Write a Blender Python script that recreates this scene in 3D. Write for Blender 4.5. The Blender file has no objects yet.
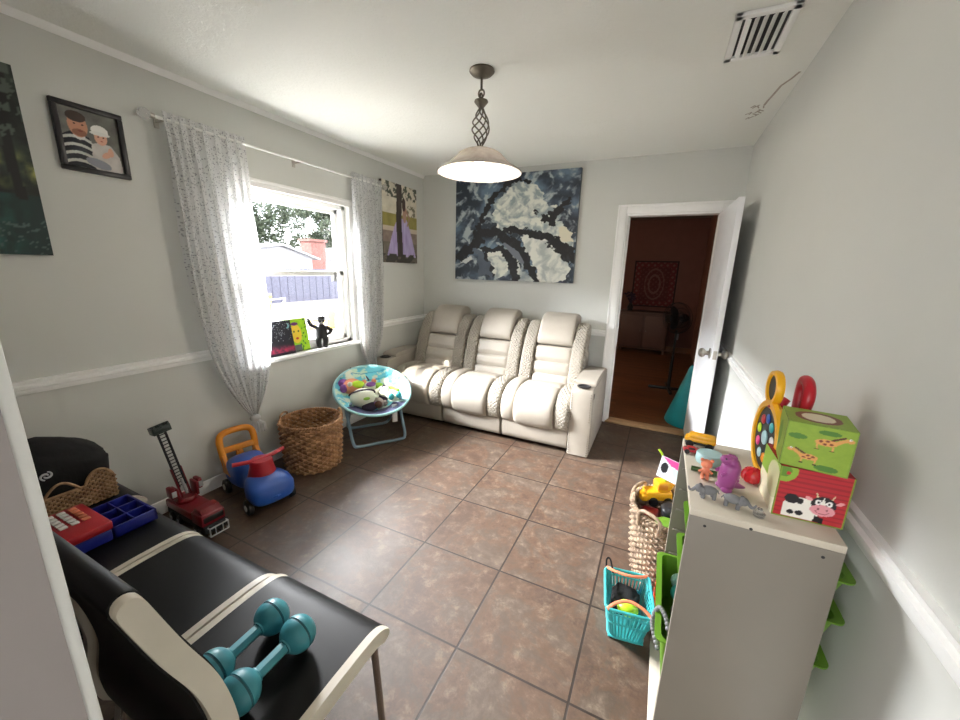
import bpy, bmesh, math, random
from math import sin, cos, pi, radians, sqrt
from mathutils import Vector, Matrix, noise
random.seed(7)
C = bpy.context.scene.collection
V = Vector

# ---------------------------------------------------------------- materials
def lin(c):
    return tuple(((x/12.92) if x <= .04045 else ((x+.055)/1.055)**2.4) for x in c)
def hx(s):
    return lin(tuple(int(s[i:i+2], 16)/255 for i in (0, 2, 4)))
class NT:
    def __init__(s, name):
        s.m = bpy.data.materials.new(name); s.m.use_nodes = True
        s.t = s.m.node_tree; s.b = s.t.nodes['Principled BSDF']; s.out = s.t.nodes['Material Output']
    def n(s, typ, **kw):
        nd = s.t.nodes.new(typ)
        for k, v in kw.items():
            if k in nd.inputs: nd.inputs[k].default_value = v
            else: setattr(nd, k, v)
        return nd
    def l(s, a, b): s.t.links.new(a, b)
    def coord(s, scale=(1, 1, 1), rot=(0, 0, 0), loc=(0, 0, 0)):
        tc = s.n('ShaderNodeTexCoord'); mp = s.n('ShaderNodeMapping')
        mp.inputs['Scale'].default_value = scale; mp.inputs['Rotation'].default_value = rot; mp.inputs['Location'].default_value = loc
        s.l(tc.outputs['Object'], mp.inputs['Vector']); return mp.outputs['Vector']
    def ramp(s, fac, stops):
        r = s.n('ShaderNodeValToRGB'); s.l(fac, r.inputs['Fac'])
        e = r.color_ramp.elements
        while len(e) < len(stops): e.new(.5)
        for i, (p, c) in enumerate(stops): e[i].position = p; e[i].color = (*c, 1)
        return r.outputs['Color']
    def bump(s, h, strength=.3, dist=.01):
        b = s.n('ShaderNodeBump'); b.inputs['Strength'].default_value = strength; b.inputs['Distance'].default_value = dist
        s.l(h, b.inputs['Height']); s.l(b.outputs['Normal'], s.b.inputs['Normal'])
def mat(name, col, rough=.5, metal=0, var=.06, nscale=8, bump=0, bscale=60, bdist=.002, spec=.5, trans=0, coat=0):
    t = NT(name); v = t.coord()
    nz = t.n('ShaderNodeTexNoise', Scale=nscale, Detail=3.0); t.l(v, nz.inputs['Vector'])
    a = tuple(max(0, x*(1-var)) for x in col); b = tuple(min(1, x*(1+var)) for x in col)
    t.l(t.ramp(nz.outputs['Fac'], [(.3, a), (.7, b)]), t.b.inputs['Base Color'])
    t.b.inputs['Roughness'].default_value = rough; t.b.inputs['Metallic'].default_value = metal
    t.b.inputs['Specular IOR Level'].default_value = spec
    t.b.inputs['Transmission Weight'].default_value = trans; t.b.inputs['Coat Weight'].default_value = coat
    if bump:
        n2 = t.n('ShaderNodeTexNoise', Scale=bscale, Detail=4.0); t.l(v, n2.inputs['Vector'])
        t.bump(n2.outputs['Fac'], bump, bdist)
    return t.m
M = {}
def emis(name, col, st):
    t = NT(name); t.b.inputs['Base Color'].default_value = (*col, 1)
    t.b.inputs['Emission Color'].default_value = (*col, 1); t.b.inputs['Emission Strength'].default_value = st
    return t.m
M['wall'] = mat('wall paint', hx('cfd0cb'), .75, var=.015, nscale=2, bump=.15, bscale=90, bdist=.002)
M['wall_low'] = mat('lower wall paint', hx('cccdca'), .7, var=.015, nscale=2, bump=.15, bscale=90, bdist=.002)
M['trim'] = mat('white trim paint', hx('f3f3f1'), .4, var=.02)
M['door'] = mat('door paint', hx('ecedf0'), .38, var=.02, nscale=3)
M['jamb'] = mat('jamb paint', hx('a8a09f'), .6, var=.03, nscale=5, bump=.1)
def ceiling_mat():
    t = NT('knockdown ceiling'); v = t.coord()
    a = t.n('ShaderNodeTexNoise', Scale=38.0, Detail=5.0, Roughness=.65, Distortion=.9); t.l(v, a.inputs['Vector'])
    r = t.ramp(a.outputs['Fac'], [(.42, (0, 0, 0)), (.56, (1, 1, 1))])
    t.b.inputs['Base Color'].default_value = (*hx('eff0ea'), 1); t.b.inputs['Roughness'].default_value = .8
    t.bump(r, .3, .004); return t.m
M['ceiling'] = ceiling_mat()
def floor_mat(ox, oy, s):
    t = NT('slate look tile'); v = t.coord(loc=(-ox, -oy, 0))
    br = t.n('ShaderNodeTexBrick', offset=0.0, squash=1.0); t.l(v, br.inputs['Vector'])
    for k, x in (('Scale', 1.0), ('Mortar Size', .0048), ('Mortar Smooth', .15), ('Bias', 0.0), ('Brick Width', s), ('Row Height', s)): br.inputs[k].default_value = x
    br.inputs['Color1'].default_value = (0, 0, 0, 1); br.inputs['Color2'].default_value = (1, 1, 1, 1); br.inputs['Mortar'].default_value = (.5, .5, .5, 1)
    # per tile offset of the pattern
    mul = t.n('ShaderNodeVectorMath', operation='SCALE'); t.l(br.outputs['Color'], mul.inputs[0]); mul.inputs['Scale'].default_value = 7.0
    add = t.n('ShaderNodeVectorMath', operation='ADD'); t.l(v, add.inputs[0]); t.l(mul.outputs[0], add.inputs[1])
    n1 = t.n('ShaderNodeTexNoise', Scale=3.6, Detail=9.0, Roughness=.7, Distortion=.35); t.l(add.outputs[0], n1.inputs['Vector'])
    n2 = t.n('ShaderNodeTexNoise', Scale=15.0, Detail=9.0, Roughness=.75, Distortion=.2); t.l(add.outputs[0], n2.inputs['Vector'])
    c1 = t.ramp(n1.outputs['Fac'], [(.30, hx('44362c')), (.42, hx('4b392e')), (.48, hx('604837')), (.54, hx('50463c')), (.60, hx('5f5348')), (.72, hx('7b6e60'))])
    c2 = t.ramp(n2.outputs['Fac'], [(.34, hx('453629')), (.47, hx('4e3d32')), (.55, hx('5c4a3d')), (.68, hx('83735f'))])
    mx = t.n('ShaderNodeMix', data_type='RGBA', blend_type='MIX'); mx.inputs[0].default_value = .5
    t.l(c1, mx.inputs[6]); t.l(c2, mx.inputs[7])
    mg = t.n('ShaderNodeMix', data_type='RGBA'); t.l(br.outputs['Fac'], mg.inputs[0]); t.l(mx.outputs[2], mg.inputs[6])
    mg.inputs[7].default_value = (*hx('2b2019'), 1)
    t.l(mg.outputs[2], t.b.inputs['Base Color'])
    rr = t.n('ShaderNodeMapRange'); t.l(n2.outputs['Fac'], rr.inputs[0]); rr.inputs[3].default_value = .4; rr.inputs[4].default_value = .62
    t.l(rr.outputs[0], t.b.inputs['Roughness'])
    h = t.n('ShaderNodeMath', operation='MULTIPLY_ADD'); t.l(br.outputs['Fac'], h.inputs[0]); h.inputs[1].default_value = -1.2; t.l(n2.outputs['Fac'], h.inputs[2])
    t.bump(h.outputs[0], .35, .004); return t.m
M['floor'] = floor_mat(1.0771, -2.7399, .4433)
def wood_mat(name, a, b, rough=.4, plank=True, rot=0):
    t = NT(name); v = t.coord(rot=(0, 0, rot))
    br = t.n('ShaderNodeTexBrick', offset=.37); t.l(v, br.inputs['Vector'])
    for k, x in (('Scale', 1.0), ('Mortar Size', .002), ('Brick Width', 1.1), ('Row Height', .085)): br.inputs[k].default_value = x
    br.inputs['Color1'].default_value = (.2, .2, .2, 1); br.inputs['Color2'].default_value = (1, 1, 1, 1); br.inputs['Mortar'].default_value = (0, 0, 0, 1)
    mp = t.n('ShaderNodeMapping'); mp.inputs['Scale'].default_value = (2, 22, 2); t.l(v, mp.inputs['Vector'])
    nz = t.n('ShaderNodeTexNoise', Scale=2.5, Detail=6.0, Distortion=.5); t.l(mp.outputs[0], nz.inputs['Vector'])
    c = t.ramp(nz.outputs['Fac'], [(.3, a), (.7, b)])
    if plank:
        mx = t.n('ShaderNodeMix', data_type='RGBA', blend_type='MULTIPLY'); mx.inputs[0].default_value = .6
        t.l(c, mx.inputs[6]); t.l(br.outputs['Color'], mx.inputs[7]); c = mx.outputs[2]
    t.l(c, t.b.inputs['Base Color']); t.b.inputs['Roughness'].default_value = rough; return t.m
M['woodfloor'] = wood_mat('reddish plank floor', hx('5c3822'), hx('8f5f3c'), .35)
M['threshold'] = wood_mat('oak threshold', hx('9a7a55'), hx('bd9c74'), .5, False)
M['farwall'] = mat('reddish brown wall', hx('6a443a'), .7)
M['farwall_sunlit'] = mat('sunlit reddish brown wall', hx('7a5242'), .7)  # lighter copy of the wall colour, sunlit side painted in
def attr_mat(name, rough=.5, bump=0, bscale=200):
    t = NT(name); a = t.n('ShaderNodeVertexColor', layer_name='Col'); t.l(a.outputs['Color'], t.b.inputs['Base Color'])
    t.b.inputs['Roughness'].default_value = rough
    if bump:
        v = t.coord(); n2 = t.n('ShaderNodeTexNoise', Scale=bscale); t.l(v, n2.inputs['Vector']); t.bump(n2.outputs['Fac'], bump, .001)
    return t.m
M['art'] = attr_mat('painted canvas', .5, .3)
M['photo'] = attr_mat('glossy photo print', .22)
M['print'] = attr_mat('printed card', .45)
M['fabricprint'] = attr_mat('printed fabric', .8, .3, 400)
M['blackframe'] = mat('black frame', hx('161318'), .35)
M['canvasedge'] = mat('canvas edge', hx('2c3034'), .7)
def leather(name, col, rough=.42, quilt=0):
    t = NT(name); v = t.coord()
    nz = t.n('ShaderNodeTexNoise', Scale=6.0, Detail=3.0); t.l(v, nz.inputs['Vector'])
    a = tuple(x*.94 for x in col); b = tuple(min(1, x*1.04) for x in col)
    t.l(t.ramp(nz.outputs['Fac'], [(.3, a), (.7, b)]), t.b.inputs['Base Color'])
    t.b.inputs['Roughness'].default_value = rough
    n2 = t.n('ShaderNodeTexNoise', Scale=16.0, Detail=4.0); t.l(v, n2.inputs['Vector'])
    if quilt:
        hs = []
        for r in (1, -1):
            mp = t.n('ShaderNodeVectorMath', operation='DOT_PRODUCT'); t.l(v, mp.inputs[0]); mp.inputs[1].default_value = (r*quilt, .35*quilt, quilt)
            fr = t.n('ShaderNodeMath', operation='PINGPONG'); t.l(mp.outputs['Value'], fr.inputs[0]); fr.inputs[1].default_value = .5
            sm = t.n('ShaderNodeMath', operation='MINIMUM'); t.l(fr.outputs[0], sm.inputs[0]); sm.inputs[1].default_value = .25
            hs.append(sm.outputs[0])
        mn = t.n('ShaderNodeMath', operation='MINIMUM'); t.l(hs[0], mn.inputs[0]); t.l(hs[1], mn.inputs[1])
        t.bump(mn.outputs[0], 1.0, .03)
    else:
        t.bump(n2.outputs['Fac'], .25, .008)
    return t.m
M['leather'] = leather('white leather', hx('a8a094'))
M['quilt'] = leather('quilted white leather', hx('a8a093'), .5, 30)
M['stud'] = mat('stud', hx('6d665c'), .3, .8)
M['blackplastic'] = mat('black plastic', hx('131313'), .35)
M['blackleather'] = mat('black leatherette', hx('0b0b0c'), .5, spec=.25, bump=.15, bscale=350, bdist=.0006)
M['creamleather'] = mat('cream leatherette', hx('cfc6b6'), .5, bump=.15, bscale=250, bdist=.0006)
M['chrome'] = mat('brushed chrome', hx('a9a6a2'), .22, 1)
M['nickel'] = mat('satin nickel', hx('b6b2aa'), .28, 1)
M['bronze'] = mat('antique pewter', hx('6f685c'), .45, .7, var=.15, nscale=30)
M['dumbbell'] = mat('teal vinyl', hx('3f8c98'), .42, bump=.08)
M['dumbdark'] = mat('teal vinyl seam', hx('23545e'), .6)
M['whitelam_shaded'] = mat('white laminate', hx('80796f'), .42, var=.02)  # darker copy for sides, plinth and rails, shade put into the colour
M['whitelam_lit'] = mat('lit white laminate', hx('c9c0b0'), .4, var=.03)  # lighter copy of the same laminate for the lit top and bottom boards
def wicker(name, a, b, cols=60, rows=46):
    t = NT(name); v = t.coord()
    nz = t.n('ShaderNodeTexNoise', Scale=22.0, Detail=4.0); t.l(v, nz.inputs['Vector'])
    t.l(t.ramp(nz.outputs['Fac'], [(.32, a), (.68, b)]), t.b.inputs['Base Color'])
    t.b.inputs['Roughness'].default_value = .65
    n2 = t.n('ShaderNodeTexNoise', Scale=120.0, Detail=3.0); t.l(v, n2.inputs['Vector']); t.bump(n2.outputs['Fac'], .4, .003)
    return t.m
M['wicker'] = wicker('brown woven seagrass', hx('7a5436'), hx('c89b6e'))
M['wicker2'] = wicker('grey brown woven willow', hx('6b5644'), hx('bda58a'))
M['wicker3'] = wicker('pale woven willow', hx('836245'), hx('c8a57c'))
def plas(k, c, r=.35, **kw): M[k] = mat(k.replace('_', ' ')+' plastic', hx(c), r, **kw)
plas('blue', '2a59b0'); plas('red', 'b51f2c'); plas('orange', 'e38f1e'); plas('yellow', 'f2b21c'); plas('navy', '1c2585')
plas('green', '628c28', .4); plas('lime', 'b5dc2c'); plas('teal', '12929b', .5); plas('aqua', '3fb0b4'); plas('coral', 'e88a66')
plas('purple', '9a4a88'); plas('greytoy', '77777a', .6); plas('pink', 'e3478f'); plas('white_p', 'e9e9e6'); plas('dkred', '7d1420', .3)
plas('dkgreen', '33511f'); plas('ltblue', 'a9cdd0'); plas('orangered', 'e5541c'); plas('greenblk', '2c3a36'); plas('dark', '1a1b1e', .5)
plas('dgrey', '4a4a4c'); plas('olive', '9aa83a'); plas('brownp', '7b4f2c')
M['clearred'] = mat('clear red plastic', hx('f03540'), .12, trans=.55, var=0)
M['clear'] = mat('clear plastic', (.9, .9, .9), .1, trans=.9, var=0)
M['cloth_black'] = mat('black cloth', hx('0f0f11'), .9, bump=.3, bscale=30, bdist=.01)
M['silver'] = mat('silver print', hx('b8b8ba'), .35, .3)
M['frame_blue'] = mat('blue grey painted steel', hx('7f98a8'), .35, .3)
M['plushwhite'] = mat('white plush', hx('d9dcc9'), .95, bump=.5, bscale=180, bdist=.003)
M['plushgreen'] = mat('green plush', hx('8fc04a'), .95, bump=.5, bscale=180, bdist=.003)
M['plushdark'] = mat('dark plush', hx('33283a'), .95, bump=.5, bscale=180, bdist=.003)
M['plushpink'] = mat('coral plush', hx('e79a78'), .95, bump=.5, bscale=180, bdist=.003)
M['plushpurple'] = mat('purple plush', hx('8d5aa3'), .95, bump=.5, bscale=180, bdist=.003)
M['plushgrey'] = mat('grey plush', hx('9a9088'), .95, bump=.5, bscale=180, bdist=.003)
M['plushbrown'] = mat('brown plush', hx('5b3c2e'), .95, bump=.5, bscale=180, bdist=.003)
def curtain_mat():
    t = NT('sheer printed curtain'); t.b.inputs['Base Color'].default_value = (.86, .86, .86, 1); t.b.inputs['Roughness'].default_value = .9
    tc = t.n('ShaderNodeUVMap'); mp = t.n('ShaderNodeMapping'); mp.inputs['Scale'].default_value = (130, 95, 1); t.l(tc.outputs[0], mp.inputs['Vector'])
    vo = t.n('ShaderNodeTexVoronoi', feature='F1'); vo.inputs['Scale'].default_value = 1.0; vo.inputs['Randomness'].default_value = 1.0; t.l(mp.outputs[0], vo.inputs['Vector'])
    nz = t.n('ShaderNodeTexNoise', Scale=.35); t.l(mp.outputs[0], nz.inputs['Vector'])
    sp = t.ramp(vo.outputs['Distance'], [(.24, (.42, .43, .45)), (.40, (.86, .86, .86))])
    t.l(sp, t.b.inputs['Base Color'])
    tl = t.n('ShaderNodeBsdfTranslucent'); t.l(sp, tl.inputs['Color'])
    tr = t.n('ShaderNodeBsdfTransparent')
    m1 = t.n('ShaderNodeMixShader'); m1.inputs[0].default_value = .5; t.l(t.b.outputs[0], m1.inputs[1]); t.l(tl.outputs[0], m1.inputs[2])
    m2 = t.n('ShaderNodeMixShader'); m2.inputs[0].default_value = .24; t.l(m1.outputs[0], m2.inputs[1]); t.l(tr.outputs[0], m2.inputs[2])
    t.l(m2.outputs[0], t.out.inputs['Surface']); return t.m
M['curtain'] = curtain_mat()
def glass_mat():
    t = NT('window glass'); g = t.n('ShaderNodeBsdfGlossy', Roughness=.02); tr = t.n('ShaderNodeBsdfTransparent')
    m = t.n('ShaderNodeMixShader'); m.inputs[0].default_value = .04; t.l(tr.outputs[0], m.inputs[1]); t.l(g.outputs[0], m.inputs[2])
    t.l(m.outputs[0], t.out.inputs['Surface']); return t.m
M['glass'] = glass_mat()
def shade_mat():
    t = NT('frosted alabaster glass'); v = t.coord()
    nz = t.n('ShaderNodeTexNoise', Scale=7.0, Detail=4.0, Distortion=1.5); t.l(v, nz.inputs['Vector'])
    c = t.ramp(nz.outputs['Fac'], [(.3, (.36, .33, .31)), (.7, (.52, .49, .46))])
    t.l(c, t.b.inputs['Base Color']); t.b.inputs['Roughness'].default_value = .25
    tl = t.n('ShaderNodeBsdfTranslucent'); t.l(c, tl.inputs['Color'])
    m = t.n('ShaderNodeMixShader'); m.inputs[0].default_value = .3; t.l(t.b.outputs[0], m.inputs[1]); t.l(tl.outputs[0], m.inputs[2])
    t.l(m.outputs[0], t.out.inputs['Surface']); return t.m
M['shade'] = shade_mat()
M['bulb'] = emis('lit bulb', (1, .82, .6), 2.2)
M['leaf'] = mat('oak leaves', hx('414c3a'), .7, var=.35, nscale=3)
M['leaf2'] = mat('bright leaves', hx('8f9f48'), .7, var=.3, nscale=3)
M['bark'] = mat('bark', hx('7b7065'), .9, bump=.6, bscale=12, bdist=.05)
M['brick'] = mat('red brick', hx('7a524c'), .85, var=.2, nscale=6)
M['shedwhite'] = mat('white siding', hx('9a9a9e'), .6)
M['roofw'] = mat('pale roof', hx('a5a6aa'), .6)
M['fence'] = mat('grey lavender fence', hx('565766'), .7, var=.15)
M['concrete'] = mat('pale concrete', hx('85817b'), .9, var=.1, nscale=2)
M['cushion'] = mat('yellow outdoor cushion', hx('c9a858'), .9)
M['patiometal'] = mat('bronze patio metal', hx('8f8583'), .5, .2)

# ---------------------------------------------------------------- mesh builder
class MB:
    def __init__(s): s.v = []; s.f = []
    def add(s, vs, fs, T=None):
        o = len(s.v)
        s.v += [tuple(T @ V(p)) if T else tuple(p) for p in vs]; s.f += [tuple(i+o for i in f) for f in fs]; return s
    def box(s, x0, x1, y0, y1, z0, z1, bev=0, seg=2, T=None):
        bm = bmesh.new(); bmesh.ops.create_cube(bm, size=1)
        for v in bm.verts: v.co = V(((x0+x1)/2+v.co.x*(x1-x0), (y0+y1)/2+v.co.y*(y1-y0), (z0+z1)/2+v.co.z*(z1-z0)))
        if bev: bmesh.ops.bevel(bm, geom=bm.edges[:], offset=bev, segments=seg, profile=.5, affect='EDGES')
        bm.verts.index_update(); s.add([v.co for v in bm.verts], [[v.index for v in f.verts] for f in bm.faces], T); bm.free(); return s
    def tube(s, pts, r, n=8, closed=False, T=None, cap=True, flat=1):
        pts = [V(p) for p in pts]; m = len(pts); rs = r if isinstance(r, (list, tuple)) else [r]*m
        vs = []; fs = []; up = None
        for i, p in enumerate(pts):
            if closed: d = pts[(i+1) % m]-pts[i-1]
            else: d = pts[min(i+1, m-1)]-pts[max(i-1, 0)]
            d.normalize()
            if up is None:
                up = V((0, 0, 1)) if abs(d.z) < .9 else V((1, 0, 0))
            a = d.cross(up)
            if a.length < 1e-6: a = d.cross(V((0, 1, 0)))
            a.normalize(); b = a.cross(d).normalized(); up = b
            for k in range(n):
                t = 2*pi*k/n; vs.append(p+a*cos(t)*rs[i]+b*sin(t)*rs[i]*flat)
        for i in range(m if closed else m-1):
            j = (i+1) % m
            for k in range(n): fs.append((i*n+k, i*n+(k+1) % n, j*n+(k+1) % n, j*n+k))
        if not closed and cap: fs.append(tuple(range(n))[::-1]); fs.append(tuple((m-1)*n+k for k in range(n)))
        return s.add(vs, fs, T)
    def cyl(s, p, q, r0, r1=None, n=20, T=None): return s.tube([p, q], [r0, r0 if r1 is None else r1], n, T=T)
    def lathe(s, prof, n=32, T=None, c=(0, 0, 0), closed=False):
        vs = []; fs = []; m = len(prof)
        for r, z in prof:
            for k in range(n): t = 2*pi*k/n; vs.append((c[0]+max(r, 1e-5)*cos(t), c[1]+max(r, 1e-5)*sin(t), c[2]+z))
        for i in range(m if closed else m-1):
            j = (i+1) % m
            for k in range(n): fs.append((i*n+k, i*n+(k+1) % n, j*n+(k+1) % n, j*n+k))
        return s.add(vs, fs, T)
    def sph(s, c, r, n=20, m=12, T=None):
        if not isinstance(r, (tuple, list)): r = (r, r, r)
        vs = [(c[0]+r[0]*sin(pi*i/m)*cos(2*pi*k/n), c[1]+r[1]*sin(pi*i/m)*sin(2*pi*k/n), c[2]+r[2]*cos(pi*i/m)) for i in range(1, m) for k in range(n)]
        vs += [(c[0], c[1], c[2]+r[2]), (c[0], c[1], c[2]-r[2])]; t = (m-1)*n
        fs = [(i*n+k, (i+1)*n+k, (i+1)*n+(k+1) % n, i*n+(k+1) % n) for i in range(m-2) for k in range(n)]
        fs += [(t, k, (k+1) % n) for k in range(n)]+[(t+1, (m-2)*n+(k+1) % n, (m-2)*n+k) for k in range(n)]
        return s.add(vs, fs, T)
    def prism(s, out, a, b, ax='x', T=None, bev=0):
        n = len(out)
        def P(u, w, h): return {'x': (h, u, w), 'y': (u, h, w), 'z': (u, w, h)}[ax]
        bm = bmesh.new(); v0 = [bm.verts.new(P(u, w, a)) for u, w in out]; v1 = [bm.verts.new(P(u, w, b)) for u, w in out]
        bm.faces.new(v0); bm.faces.new(v1[::-1])
        for i in range(n): bm.faces.new((v0[i], v0[(i+1) % n], v1[(i+1) % n], v1[i]))
        if bev:
            es = [e for e in bm.edges if (e.verts[0] in v0 and e.verts[1] in v0) or (e.verts[0] in v1 and e.verts[1] in v1)]
            bmesh.ops.bevel(bm, geom=es, offset=bev, segments=2, profile=.5, affect='EDGES')
        bmesh.ops.recalc_face_normals(bm, faces=bm.faces[:])
        bm.verts.index_update(); s.add([v.co for v in bm.verts], [[v.index for v in f.verts] for f in bm.faces], T); bm.free(); return s
    def build(s, name, m, parent=None, smooth=38, label=None):
        me = bpy.data.meshes.new(name); me.from_pydata([tuple(v) for v in s.v], [], s.f); me.update()
        bm = bmesh.new(); bm.from_mesh(me); bmesh.ops.recalc_face_normals(bm, faces=bm.faces[:]); bm.to_mesh(me); bm.free()
        me.materials.append(M[m] if isinstance(m, str) else m)
        if smooth: me.shade_smooth(); me.set_sharp_from_angle(angle=radians(smooth))
        o = bpy.data.objects.new(name, me); C.objects.link(o)
        if parent: o.parent = parent
        if label: o['label'] = label
        return o
def thing(name, label, cat, loc=(0, 0, 0), rz=0, group=None, rot=None):
    o = bpy.data.objects.new(name, None); C.objects.link(o); o.empty_display_size = .1
    o.location = loc; o.rotation_euler = rot if rot else (0, 0, rz); o['label'] = label; o['category'] = cat
    if group: o['group'] = group
    return o
def tag(o, label, cat, loc=None, rz=0, group=None, rot=None):
    o['label'] = label; o['category'] = cat
    if group: o['group'] = group
    if loc is not None: o.location = loc; o.rotation_euler = rot if rot else (0, 0, rz)
    return o
def struct(o): o['kind'] = 'structure'; return o
def dup(root, loc=None, rz=None, label=None):
    r = root.copy(); C.objects.link(r)
    if loc is not None: r.location = loc
    if rz is not None: r.rotation_euler = (0, 0, rz)
    if label: r['label'] = label
    for ch in list(root.children):
        c = ch.copy(); C.objects.link(c); c.parent = r
        for g in list(ch.children):
            d = g.copy(); C.objects.link(d); d.parent = c
    return r
def cat_rom(pts, n=8, closed=False):
    pts = [V(p) for p in pts]; m = len(pts); out = []
    for i in range(m if closed else m-1):
        if closed: p0, p1, p2, p3 = pts[i-1], pts[i], pts[(i+1) % m], pts[(i+2) % m]
        else: p0, p1, p2, p3 = pts[max(i-1, 0)], pts[i], pts[i+1], pts[min(i+2, m-1)]
        for k in range(n):
            t = k/n; out.append(.5*((2*p1)+(p2-p0)*t+(2*p0-5*p1+4*p2-p3)*t*t+(3*p1-p0-3*p2+p3)*t**3))
    if not closed: out.append(pts[-1])
    return out
def fbm(x, y, z=0, o=4):
    return noise.fractal(V((x, y, z)), 1.0, 2.0, o)*.5+.5

# a flat picture, painted by f(u,v)->srgb tuple; origin lower left, axes U,V given
def panel(name, w, h, t, nx, ny, f, parent, m, T, edge=(.2, .2, .2)):
    vs = []; cs = []
    for j in range(ny+1):
        for i in range(nx+1):
            vs.append((i/nx*w, j/ny*h, t)); cs.append(lin(f(i/nx, j/ny)))
    fs = [(j*(nx+1)+i, j*(nx+1)+i+1, (j+1)*(nx+1)+i+1, (j+1)*(nx+1)+i) for j in range(ny) for i in range(nx)]
    o = len(vs); e = .0004
    vs += [(0, 0, 0), (w, 0, 0), (w, h, 0), (0, h, 0), (0, 0, t-e), (w, 0, t-e), (w, h, t-e), (0, h, t-e)]; cs += [lin(edge)]*8
    fs += [(o+3, o+2, o+1, o), (o, o+1, o+5, o+4), (o+1, o+2, o+6, o+5), (o+2, o+3, o+7, o+6), (o+3, o, o+4, o+7)]
    me = bpy.data.meshes.new(name); me.from_pydata([tuple(T @ V(v)) for v in vs], [], fs)
    ca = me.color_attributes.new('Col', 'FLOAT_COLOR', 'POINT')
    for i, c in enumerate(cs): ca.data[i].color = (*c, 1)
    me.materials.append(M[m]); me.update()
    ob = bpy.data.objects.new(name, me); C.objects.link(ob)
    if parent: ob.parent = parent
    return ob
def axes(o, U, W):
    U = V(U).normalized(); W = V(W).normalized(); N = U.cross(W)
    return Matrix(((U.x, W.x, N.x, o[0]), (U.y, W.y, N.y, o[1]), (U.z, W.z, N.z, o[2]), (0, 0, 0, 1)))
def mixc(a, b, t): t = max(0, min(1, t)); return tuple(a[i]*(1-t)+b[i]*t for i in range(3))
def h3(s): return tuple(int(s[i:i+2], 16)/255 for i in (0, 2, 4))
def inpoly(x, y, P):
    c = False; n = len(P)
    for i in range(n):
        x1, y1 = P[i]; x2, y2 = P[i-1]
        if (y1 > y) != (y2 > y) and x < (x2-x1)*(y-y1)/(y2-y1)+x1: c = not c
    return c
def ell(x, y, cx, cy, rx, ry, a=0):
    dx, dy = x-cx, y-cy; u = dx*cos(a)+dy*sin(a); w = -dx*sin(a)+dy*cos(a); return (u/rx)**2+(w/ry)**2 < 1
def segd(x, y, P):
    b = 9
    for i in range(len(P)-1):
        (x1, y1), (x2, y2) = P[i][:2], P[i+1][:2]; dx, dy = x2-x1, y2-y1
        t = max(0, min(1, ((x-x1)*dx+(y-y1)*dy)/(dx*dx+dy*dy+1e-9)))
        w = P[i][2]*(1-t)+P[i+1][2]*t if len(P[i]) > 2 else 0
        b = min(b, sqrt((x-x1-t*dx)**2+(y-y1-t*dy)**2)-w)
    return b
SKY, SUN, BULB, REAR_FILL, FAR_FILL, WIN_FILL, EXPO = 1.0, 1.7, 2.2, 11.5, 3, 1500.0, 2.78
# ================================================================ ROOM
W, H = 3.02, 2.44
YF = -3.70      # room face of the near wall
WY0, WY1, WZ0, WZ1 = -2.20, -1.165, .79, 1.955        # window opening
DX0, DX1, DZ = 2.159, 2.881, 1.97                     # door opening
struct(MB().box(-.14, 3.2, -6.6, .05, -.06, 0).build('floor', 'floor', smooth=0))
struct(MB().box(-.14, 3.16, -6.6, .13, H, H+.08).build('ceiling', 'ceiling', smooth=0))
m = MB()
m.box(-.14, 0, -3.85, WY0, 0, H); m.box(-.14, 0, WY1, .12, 0, H); m.box(-.14, 0, WY0, WY1, 0, WZ0); m.box(-.14, 0, WY0, WY1, WZ1, H)
wl = struct(m.build('wall_left', 'wall', smooth=0))
m = MB(); m.box(0, DX0, 0, .12, 0, H); m.box(DX1, W, 0, .12, 0, H); m.box(DX0, DX1, 0, .12, DZ, H)
struct(m.build('wall_back', 'wall', smooth=0))
struct(MB().box(W, W+.14, -6.6, .12, 0, H).build('wall_right', 'wall', smooth=0))
m = MB(); m.box(-.14, 2.003, -3.85, -3.693, 0, H); m.box(2.003, W, -3.85, -3.693, 2.12, H)
struct(m.build('wall_front', 'jamb', smooth=0))
struct(MB().box(-.14, 3.16, -6.7, -6.6, 0, H).build('wall_rear', 'wall', smooth=0)); struct(MB().box(-.14, 0, -6.6, -3.85, 0, H).build('wall_rear_left', 'wall', smooth=0))
m = MB(); m.box(1.915, 2.0, -3.693, -3.681, 0, 2.12, .003)
struct(m.build('trim_1', 'trim'))
# chair rails: stepped profile (depth, z)
RP = [(0, .862), (.010, .862), (.014, .872), (.014, .882), (.022, .890), (.022, .902), (.012, .908), (.016, .916), (.016, .924), (0, .926)]
def rail(name, a, b, side):
    m = MB()
    if side == 'left': m.prism([(u, z) for u, z in RP], a, b, 'y')
    if side == 'right': m.prism([(W-u, z) for u, z in RP], a, b, 'y')
    if side == 'back': m.prism([(-u, z) for u, z in RP], a, b, 'x')
    return struct(m.build(name, 'trim'))
rail('trim_2', YF, -2.27, 'left'); rail('trim_3', -1.10, 0, 'left'); rail('trim_4', .02, 2.078, 'back'); rail('trim_5', YF, -.02, 'right')
BP = [(0, 0), (.013, 0), (.013, .062), (.008, .078), (0, .082)]
struct(MB().prism(BP, YF, 0, 'y').build('baseboard_left', 'trim'))
struct(MB().prism([(-u, z) for u, z in BP], .013, 2.078, 'x').build('baseboard_back', 'trim'))
struct(MB().prism([(W-u, z) for u, z in BP], YF, -.02, 'y').build('baseboard_right', 'trim'))
struct(MB().prism([(0, H), (.02, H), (.016, H-.012), (.004, H-.03), (0, H-.03)], YF, 0, 'y').build('trim_6', 'trim'))
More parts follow.
